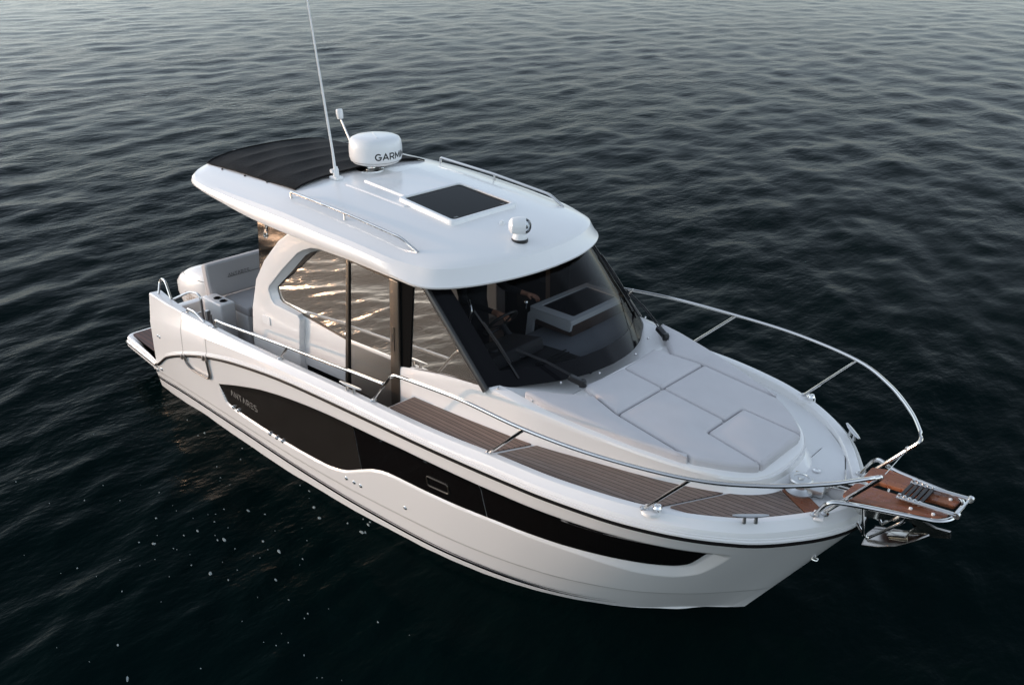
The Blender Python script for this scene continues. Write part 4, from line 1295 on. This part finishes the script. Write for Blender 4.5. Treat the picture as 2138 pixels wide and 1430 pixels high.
# through-hull fittings
for x, z in ((2.175, .436), (2.272, .434), (2.863, .386), (2.983, .386), (3.085, .388), (4.123, .403), (4.236, .405), (4.331, .408), (4.931, .434), (.56, .343)):
    p = Vector(hp(x, z, -.003)); n = (Vector(hp(x, z, .05)) - p).normalized()
    b = MB(); b.lathe([(.021, -.02), (.021, .004), (.016, .010), (.010, .010), (.009, -.01), (0, -.01)], p, n, 16)
    b.build('hull_fitting', CHROME, hull)
for x in (.62, .675):
    b = MB(); b.lathe([(.016, -.02), (.016, .004), (.010, .009), (0, .009)], (x, -float(w1(x)) + .018, .80), (0, -1, 0), 14)
    b.build('gunwale_fitting', CHROME, boat)
b = MB(); b.tube(fillet([(8.03, -.016, .76), (8.098, -.016, .76), (8.098, .016, .76), (8.03, .016, .76)], .014), .0055, 8)
b.build('bow_eye', CHROME, hull)

# cleats
def cleat(c, d, size, name='mooring_cleat'):
    c, d = Vector(c), Vector(d).normalized()
    b = MB()
    L_ = size / 2
    b.tube([c - d * L_ + Vector((0, 0, .062)), c - d * L_ * .55 + Vector((0, 0, .058)), c + Vector((0, 0, .056)), c + d * L_ * .55 + Vector((0, 0, .058)), c + d * L_ + Vector((0, 0, .062))], [.007, .014, .016, .014, .007], 10, flat=(.7, 1.3))
    for k in (-.32, .32):
        b.tube([c + d * L_ * k, c + d * L_ * k + Vector((0, 0, .056))], [.016, .011], 10)
    return b.build(name, ALU, boat)
for sg in (-1, 1):
    cleat((4.285, sg * 1.43, 1.372), (1, sg * -.02, .05), .30)
    cleat((7.90, sg * .79, 1.415), (.18, -sg * .17, 0), .25)
    b = MB(); b.lathe([(.030, -.01), (.030, .020), (.034, .030), (.026, .046), (.014, .048), (.012, .036), (0, .036)], (7.37, sg * 1.13, 1.432), n=20)
    b.build('filler_cap', CHROME, boat)
    b = MB(); b.lathe([(.075, -.02), (.072, .002), (.06, .006), (0, .006)], (7.33, sg * 1.14, 1.428), n=24)
    b.build('rail_pad', GEL, boat)
    b = MB(); b.box((8.185, sg * .335, 1.378), (.07, .12, .022), Matrix.Rotation(R(sg * -25), 3, 'Z'), bev=.010)
    b.build('rail_pad', GEL, boat)

# ------------------------------------------------------------------ hull lettering
def on_hull(x, y, z):
    return Vector(hp(2.44 + x * 1.0, .618 - x * .035 + y, -.0085))
lettering('VNTVRES', .075, .17, .22, on_hull, 'hull_lettering', LETTER, hull)

# ------------------------------------------------------------------ stern
b = MB()
pf = fillet2([(-.58, -1.38), (.46, -1.465), (.46, 1.465), (-.58, 1.38)], [.14, .01, .01, .14], 6)
rows = [[(x, y, zz) for x, y in (inset2(pf, d) if d else pf)] for d, zz in ((.03, .26), (.0, .30), (-.0, .355), (.012, .372), (.012, .395), (.03, .415), (.06, .418))]
b.grid(rows, close_v=True)
bm = bmesh.new()
for q_ in (rows[0], rows[-1]):
    f = bm.faces.new([bm.verts.new(p) for p in q_]); bmesh.ops.triangulate(bm, faces=[f])
b.frombm(bm)
pfm = b.build('swim_platform', GEL, boat, sharp=35)
b = MB(); b.prism(inset2(pf, .085), lambda x, y: (x, y, .415), lambda x, y: (x, y, .428)); b.build('platform_teak', TEAKD, pfm, smooth=False)
b = MB(); b.tube([(x, y * 1.004, .345) for x, y in pf if y < 0][::1], .007, 6); b.build('platform_trim', BRONZE, pfm)
# cockpit bench, side box with cup holders
b = MB()
b.box((1.02, .06, .80), (.60, 1.50, .42), bev=.04)
bb_ = b.build('cockpit_bench', GEL, boat)
b = MB(); b.box((1.08, .06, 1.06), (.56, 1.50, .12), bev=.04); b.build('seat_cushion', SEATF, bb_)
b = MB(); b.box((.76, .0, 1.33), (.13, 1.70, .42), Matrix.Rotation(R(-6), 3, 'Y'), bev=.05); bk = b.build('backrest', SEATF, bb_)
b = MB(); b.tube([(.836, -.60, 1.345), (.836, .80, 1.345)], .004, 5); b.build('backrest_seam', GREYT, bb_)
lettering('VNTVRES', .042, .17, .22, lambda x, y, z: Vector((.833 - .105 * y, -.45 + x, 1.365 + y)), 'seat_lettering', GREYT, bb_)
b = MB(); b.box((1.39, -.40, .92), (.004, .03, .04)); b.build('warning_tag', RED, bb_)
b = MB(); b.box((1.04, -.87, .885), (.42, .19, .64), bev=.035)
cbx = b.build('cup_holder_box', GEL, boat)
for x in (1.02, 1.15):
    b = MB(); b.lathe([(.046, .0), (.046, .005), (.038, .006), (.034, -.0), (.0, -.0)], (x, -.865, 1.2055), n=20); b.build('cup_holder', BLACK, cbx)
# outboard engines
for sg in (-1, 1):
    en = bpy.data.objects.new('outboard_engine', None); col.objects.link(en); en.parent = boat
    y0 = sg * .36
    secs = []
    for t, wv, x0, x1, in ((.50, .17, -.50, .03), (.62, .21, -.60, .06), (.80, .245, -.66, .11), (.93, .245, -.66, .15), (1.02, .225, -.58, .18), (1.12, .185, -.40, .18), (1.175, .12, -.24, .14), (1.19, .05, -.14, .05)):
        ring = []
        for k in range(32):
            a = 2 * math.pi * k / 32
            ca, sa = math.cos(a), math.sin(a)
            sx_ = math.copysign(abs(ca) ** .62, ca); sy_ = math.copysign(abs(sa) ** .62, sa)
            ring.append(((x0 + x1) / 2 + (x1 - x0) / 2 * sx_, y0 + wv * sy_, t))
        secs.append(ring)
    b = MB(); b.grid(secs, close_v=True); b.add(secs[0], [tuple(range(32))]); b.add(secs[-1], [tuple(range(32))])
    cw = b.build('cowl', GEL, en, sharp=50)
    b = MB(); b.tube([(p[0] * 1.0, p[1] + (p[1] - y0) * .006, p[2]) for p in [tuple((np.array(a) * .5 + np.array(c_) * .5)) for a, c_ in zip(secs[4], secs[5])]] , .004, 5, caps=False); b.build('cowl_seam', GREYT, en)
    b = MB(); b.box((-.36, y0, .15), (.30, .16, .75), bev=.05); b.box((-.42, y0, -.45), (.22, .10, .7), bev=.04); b.build('engine_leg', GEL, en)
    b = MB(); b.box((-.05, y0, .42), (.22, .28, .34), bev=.03); b.build('engine_bracket', GEL, en)
    if sg < 0:
        lettering('ERC', .10, .16, .22, lambda x, y, z: Vector((-.17 + x, y0 - .249, .80 - x * .10 + y)), 'engine_lettering', BRZT, en)

# ------------------------------------------------------------------ bow: windlass, pulpit, platform
wd = bpy.data.objects.new('windlass', None); col.objects.link(wd); wd.parent = boat
b = MB(); b.lathe([(.105, 0), (.105, .016), (.08, .026), (.062, .045), (.062, .072), (.082, .084), (.086, .104), (.078, .114), (.058, .115), (.055, .108), (.024, .108), (.021, .118), (0, .118)], (7.93, -.13, 1.372), n=32); b.build('windlass_drum', ALU, wd)
b = MB(); b.box((8.00, -.085, 1.405), (.19, .12, .065), Matrix.Rotation(R(12), 3, 'Z'), bev=.02); b.lathe([(.05, 0), (.05, .035), (.035, .045), (0, .045)], (8.02, -.07, 1.385), n=20); b.build('windlass_body', ALU, wd)
b = MB(); b.box((7.85, -.02, 1.41), (.03, .05, .06), Matrix.Rotation(R(20), 3, 'Z'), bev=.004); b.build('chain_guide', mat('brass', (.35, .25, .12), .35, metal=1), wd)

PZ = lambda x: 1.545 + (x - 8.28) * .10
pul = bpy.data.objects.new('bow_platform', None); col.objects.link(pul); pul.parent = boat
b = MB()
hoop = [(8.165, -.36, 1.385), (8.255, -.392, 1.56), (8.42, -.30, PZ(8.42)), (8.66, -.245, PZ(8.66)), (8.91, -.19, PZ(8.91)), (8.965, -.12, PZ(8.96)), (8.965, .12, PZ(8.96)), (8.91, .19, PZ(8.91)), (8.66, .245, PZ(8.66)), (8.42, .30, PZ(8.42)), (8.255, .392, 1.56), (8.165, .36, 1.385)]
b.tube(fillet(hoop, .07, 7), .0165, 10)
b.build('platform_hoop', STEEL, pul)
for sg in (-1, 1): base_flange((8.165, sg * .36, 1.392), pul)
for sg in (-1, 1):
    pl = [(8.285, sg * .235), (8.30, sg * .06), (8.325, sg * .035), (8.93, sg * .035), (8.94, sg * .12), (8.90, sg * .175), (8.66, sg * .225), (8.36, sg * .285)]
    if sg > 0:
        pl = [(8.285, .235), (8.30, .06), (8.40, .03), (8.415, .055), (8.585, .055), (8.60, .03), (8.93, .035), (8.94, .12), (8.90, .175), (8.66, .225), (8.40, .27)]
    else:
        pl = [(8.285, -.235), (8.29, -.05), (8.31, -.03), (8.58, -.03), (8.61, -.04), (8.93, -.035), (8.94, -.12), (8.90, -.175), (8.66, -.225), (8.38, -.285)]
    b = MB(); b.prism(fillet2(pl, .018), lambda x, y: (x, y, PZ(x) - .014), lambda x, y: (x, y, PZ(x) + .016))
    o = b.build('platform_board', WOOD, pul, sharp=40)
    bm = bmesh.new(); bm.from_mesh(o.data)
    bmesh.ops.bevel(bm, geom=[e for e in bm.edges if len(e.link_faces) == 2 and e.calc_face_angle(0) > R(60)], offset=.005, segments=2, affect='EDGES')
    bm.to_mesh(o.data); bm.free()
# folded bathing ladder on the platform
lad = bpy.data.objects.new('folding_ladder', None); col.objects.link(lad); lad.parent = boat
LZ = lambda x: PZ(x) + .042
for y in (-.105, .135):
    b = MB(); b.tube([(8.60, y, LZ(8.6)), (8.99, y * 1.05, LZ(8.99))], .016, 10, flat=(.75, 1.15)); b.build('ladder_rail', ALU, lad)
    b = MB(); b.lathe([(.022, -.014), (.022, .014)], (8.99, y * 1.05, LZ(8.99) - .002), (0, 1, 0), 16); b.build('ladder_pivot', ALU, lad)
    for k in range(5):
        b = MB(); b.lathe([(.011, -.012), (.011, .02), (0, .022)], (8.615 + .034 * k, y, LZ(8.6) + .008), n=10); b.build('rung_cap', ALU, lad)
for k in range(5):
    x = 8.615 + .034 * k
    b = MB(); b.box((x, .015, LZ(x) - .004), (.022, .225, .020), bev=.004); b.build('ladder_rung', BLACK, lad)
b = MB(); b.tube([(8.985, -.11, LZ(8.98)), (8.985, .14, LZ(8.98))], .009, 8); b.build('ladder_crossbar', ALU, lad)
for (x, y) in ((8.72, -.165), (8.74, .19), (8.86, -.15), (8.88, .10)):
    b = MB(); b.lathe([(.012, 0), (.012, .012), (.006, .016), (0, .016)], (x, y, PZ(x) + .014), n=12); b.build('platform_stud', PLAW, pul)
# braces and roller cheek plates beneath
b = MB()
for sg in (-1, 1):
    b.tube(fillet([(8.44, sg * .26, PZ(8.44) - .01), (8.44, sg * .13, 1.235), (8.47, sg * .11, 1.215), (8.70, sg * .18, 1.50), (8.72, sg * .20, PZ(8.72) - .01)], .04, 5), .011, 8)
b.tube([(8.44, -.13, 1.235), (8.34, -.06, 1.28)], .011, 8); b.tube([(8.44, .13, 1.235), (8.34, .06, 1.28)], .011, 8)
b.build('platform_brace', STEEL, pul)
b = MB()
for sg in (-1, 1):
    b.prism([(8.05, 1.385), (8.12, 1.45), (8.36, 1.50), (8.62, 1.46), (8.64, 1.40), (8.42, 1.33), (8.30, 1.33), (8.16, 1.36)], lambda x, z: (x, sg * .045, z), lambda x, z: (x, sg * .050, z))
b.tube([(8.58, -.048, 1.43), (8.58, .048, 1.43)], .028, 14)
b.build('bow_roller', STEEL, pul)

# ------------------------------------------------------------------ anchor, hanging in the roller
an = bpy.data.objects.new('anchor', None); col.objects.link(an)
an.location = (0, 0, 0)
tag(an, 'polished steel plough anchor stowed under the wooden bow platform', 'anchor')
b = MB()
sh = [(8.10, 1.45), (8.30, 1.475), (8.60, 1.47), (8.86, 1.435), (8.95, 1.45), (8.96, 1.405), (8.86, 1.36), (8.76, 1.33), (8.70, 1.34), (8.74, 1.395), (8.55, 1.425), (8.30, 1.435), (8.11, 1.42)]
b.prism(sh, lambda x, z: (x, -.011, z), lambda x, z: (x, .011, z))
b.build('anchor_shank', ASTEEL, an, sharp=30)
b = MB()
OE = [(8.44, .135, 1.155), (8.55, .128, 1.19), (8.66, .105, 1.24), (8.76, .06, 1.31), (8.84, .004, 1.370)]
RG = [(8.47, 0, 1.255), (8.56, 0, 1.285), (8.66, 0, 1.315), (8.76, 0, 1.348), (8.845, 0, 1.374)]
for sg in (-1, 1):
    up = [[(x, sg * y, z) for x, y, z in OE], [(x, sg * y * .5 + 0, (z + r[2]) / 2 + .012) for (x, y, z), r in zip(OE, RG)], RG]
    dn = [[(x, y, z - .012) for x, y, z in r] for r in up]
    b.grid(up); b.grid(dn); b.grid([up[0], dn[0]]); b.grid([[r[0] for r in up], [r[0] for r in dn]])
b.build('anchor_fluke', ASTEEL, an, sharp=40)
b = MB(); b.box((8.64, -.04, 1.295), (.13, .08, .014), Matrix.Rotation(R(-20), 3, 'Y'), bev=.004); b.build('anchor_plate', ASTEEL, an)
b = MB()
for k in range(9):
    c0 = Vector((7.97 + .022 * k, -.075 + .008 * k, 1.415 + .004 * k))
    ax = Vector((1, .3, .15)).normalized()
    sd = Vector((0, 0, 1)) if k % 2 else Vector((-.3, 1, 0)).normalized()
    b.tube([c0 + ax * .018 * math.cos(a) + sd * .010 * math.sin(a) for a in np.linspace(0, 2 * math.pi, 14)], .0035, 6, caps=False)
b.build('anchor_chain', STEEL, an)

# ------------------------------------------------------------------ person at the helm
def person():
    pts, rad_, edges = [], [], []
    def v(p, r, frm=None):
        pts.append(p); rad_.append(r)
        if frm is not None: edges.append((frm, len(pts) - 1))
        return len(pts) - 1
    px, py = 4.36, .02
    F0 = .78
    pel = v((px, py, F0 + .92), (.15, .12))
    wst = v((px + .01, py, F0 + 1.10), (.145, .11), pel)
    chs = v((px + .03, py, F0 + 1.28), (.165, .12), wst)
    ns = v((px + .05, py, F0 + 1.43), (.085, .08), chs)
    nk = v((px + .07, py, F0 + 1.50), (.055, .055), ns)
    hd0 = v((px + .10, py, F0 + 1.60), (.075, .085), nk)
    hd1 = v((px + .10, py, F0 + 1.70), (.078, .095), hd0)
    v((px + .09, py, F0 + 1.755), (.045, .05), hd1)
    v((px + .205, py, F0 + 1.635), (.014, .014), hd0)     # nose
    for sg, hand in ((-1, Vector((4.90, -.19, 1.925))), (1, Vector((4.72, .40, 1.90)))):
        shd = v((px + .03, py + sg * .19, F0 + 1.38), (.065, .065), chs)
        mid = Vector((px + .16, py + sg * .27, F0 + 1.17))
        el = v(tuple(mid), (.045, .045), shd)
        wr = v(tuple(mid.lerp(hand, .88)), (.028, .024), el)
        d = (hand - mid).normalized()
        sdv = d.cross(Vector((0, 0, 1))).normalized()
        pc = hand + d * .03
        pm = v(tuple(pc), (.034, .020), wr)
        for k, (o, L_) in enumerate(((-.030, .062), (-.010, .072), (.010, .068), (.029, .052))):
            k1 = v(tuple(pc + d * .045 + sdv * o), (.0095, .0095), pm)
            k2 = v(tuple(pc + d * (.045 + L_ * .5) + sdv * o * 1.15 + Vector((0, 0, -.012))), (.0085, .0085), k1)
            v(tuple(pc + d * (.045 + L_ * .8) + sdv * o * 1.2 + Vector((0, 0, -.038))), (.0075, .0075), k2)
        in_ = sdv * (-.045 if sg > 0 else .045) * (1 if sdv.y * sg > 0 else -1)
        t1 = v(tuple(pc - d * .01 + in_ * .8), (.011, .011), pm)
        v(tuple(pc + d * .03 + in_ * 1.25 + Vector((0, 0, -.02))), (.009, .009), t1)
        hip = v((px, py + sg * .10, F0 + .84), (.095, .095), pel)
        kn = v((px + .03, py + sg * .11, F0 + .47), (.06, .06), hip)
        ank = v((px - .01, py + sg * .12, F0 + .09), (.042, .042), kn)
        v((px + .14, py + sg * .13, F0 + .04), (.04, .032), ank)
    me = bpy.data.meshes.new('person')
    me.from_pydata(pts, edges, [])
    o = bpy.data.objects.new('person', me); col.objects.link(o)
    sk = o.modifiers.new('skin', 'SKIN'); sk.use_smooth_shade = True
    for i, r in enumerate(rad_): me.skin_vertices[0].data[i].radius = r
    me.skin_vertices[0].data[0].use_root = True
    sb = o.modifiers.new('sub', 'SUBSURF'); sb.levels = 1; sb.render_levels = 1
    dg = bpy.context.evaluated_depsgraph_get(); dg.update()
    m2 = bpy.data.meshes.new_from_object(o.evaluated_get(dg))
    o.modifiers.clear()
    m2.materials.clear(); m2.materials.append(CLOTH); m2.materials.append(SKIN)
    for p in m2.polygons:
        c = p.center
        arm = c.z > F0 + .9 and c.x > 4.845 and c.y < 0 or (c.y > .30 and c.x > 4.675)
        if c.z > F0 + 1.49 or arm: p.material_index = 1
        p.use_smooth = True
    o.data = m2; m2.name = 'person'
    tag(o, 'person in black clothing standing at the helm behind the windscreen, hands resting forward', 'person')
    b = MB()
    b.lathe([(.098, -.02), (.104, .02), (.098, .06), (.07, .10), (.03, .118), (0, .12)], (px + .085, py, F0 + 1.675), n=20)
    b.build('hair', HAIR, o)
person()

# ------------------------------------------------------------------ foam flecks drifting beside the hull
def foam():
    b = MB()
    spots = []
    def cluster(cx_, cy_, sx_, sy_, n, r0, r1):
        for _ in range(n):
            spots.append((cx_ + rng.normal(0, sx_), cy_ + rng.normal(0, sy_), (r0 + (r1 - r0) * rng.uniform(0, 1) ** 2.6) * .62))
    for k in range(34):                       # flecks drawn out along the waterline
        x = rng.uniform(1.2, 4.6)
        spots.append((x, -float(w0(x)) - abs(rng.normal(.10, .12)), .005 + .012 * rng.uniform(0, 1) ** 2))
    cluster(3.4, -2.3, .6, .30, 30, .005, .028)
    cluster(3.9, -2.8, .5, .30, 22, .005, .030)
    cluster(5.0, -2.5, .4, .30, 9, .005, .026)
    cluster(4.4, -3.7, 1.0, .5, 18, .004, .022)
    cluster(5.6, -3.2, .4, .25, 20, .004, .015)
    cluster(2.2, -3.0, .9, .6, 14, .004, .020)
    cluster(6.4, -2.6, .6, .4, 5, .004, .012)
    xs = np.array([s[0] for s in spots]); ys = np.array([s[1] for s in spots])
    h, dx, dy = wave(xs, ys)
    for (x, y, r), hh, ddx, ddy in zip(spots, h, dx, dy):
        if -y < float(w0(min(7.5, x))) + .04: continue
        n = 10
        st, an_ = rng.uniform(1.2, 2.8), rng.uniform(-.5, .3)
        ring0, ring1 = [], []
        for k in range(n):
            a = 2 * math.pi * k / n
            rr = r * rng.uniform(.75, 1.2)
            u_, v_ = rr * st * math.cos(a), rr * math.sin(a)
            ex, ey = u_ * math.cos(an_) - v_ * math.sin(an_), u_ * math.sin(an_) + v_ * math.cos(an_)
            ring0.append((x + ddx + ex, y + ddy + ey, hh - .004)); ring1.append((x + ddx + ex * .7, y + ddy + ey * .7, hh + r * .18 + .003))
        b.grid([ring0, ring1], close_v=True); b.add(ring1, [tuple(range(n))])
    o = b.build('foam', FOAM, None)
    tag(o, 'scattered white foam flecks floating on the dark water beside the hull', 'foam', kind='stuff')
foam()
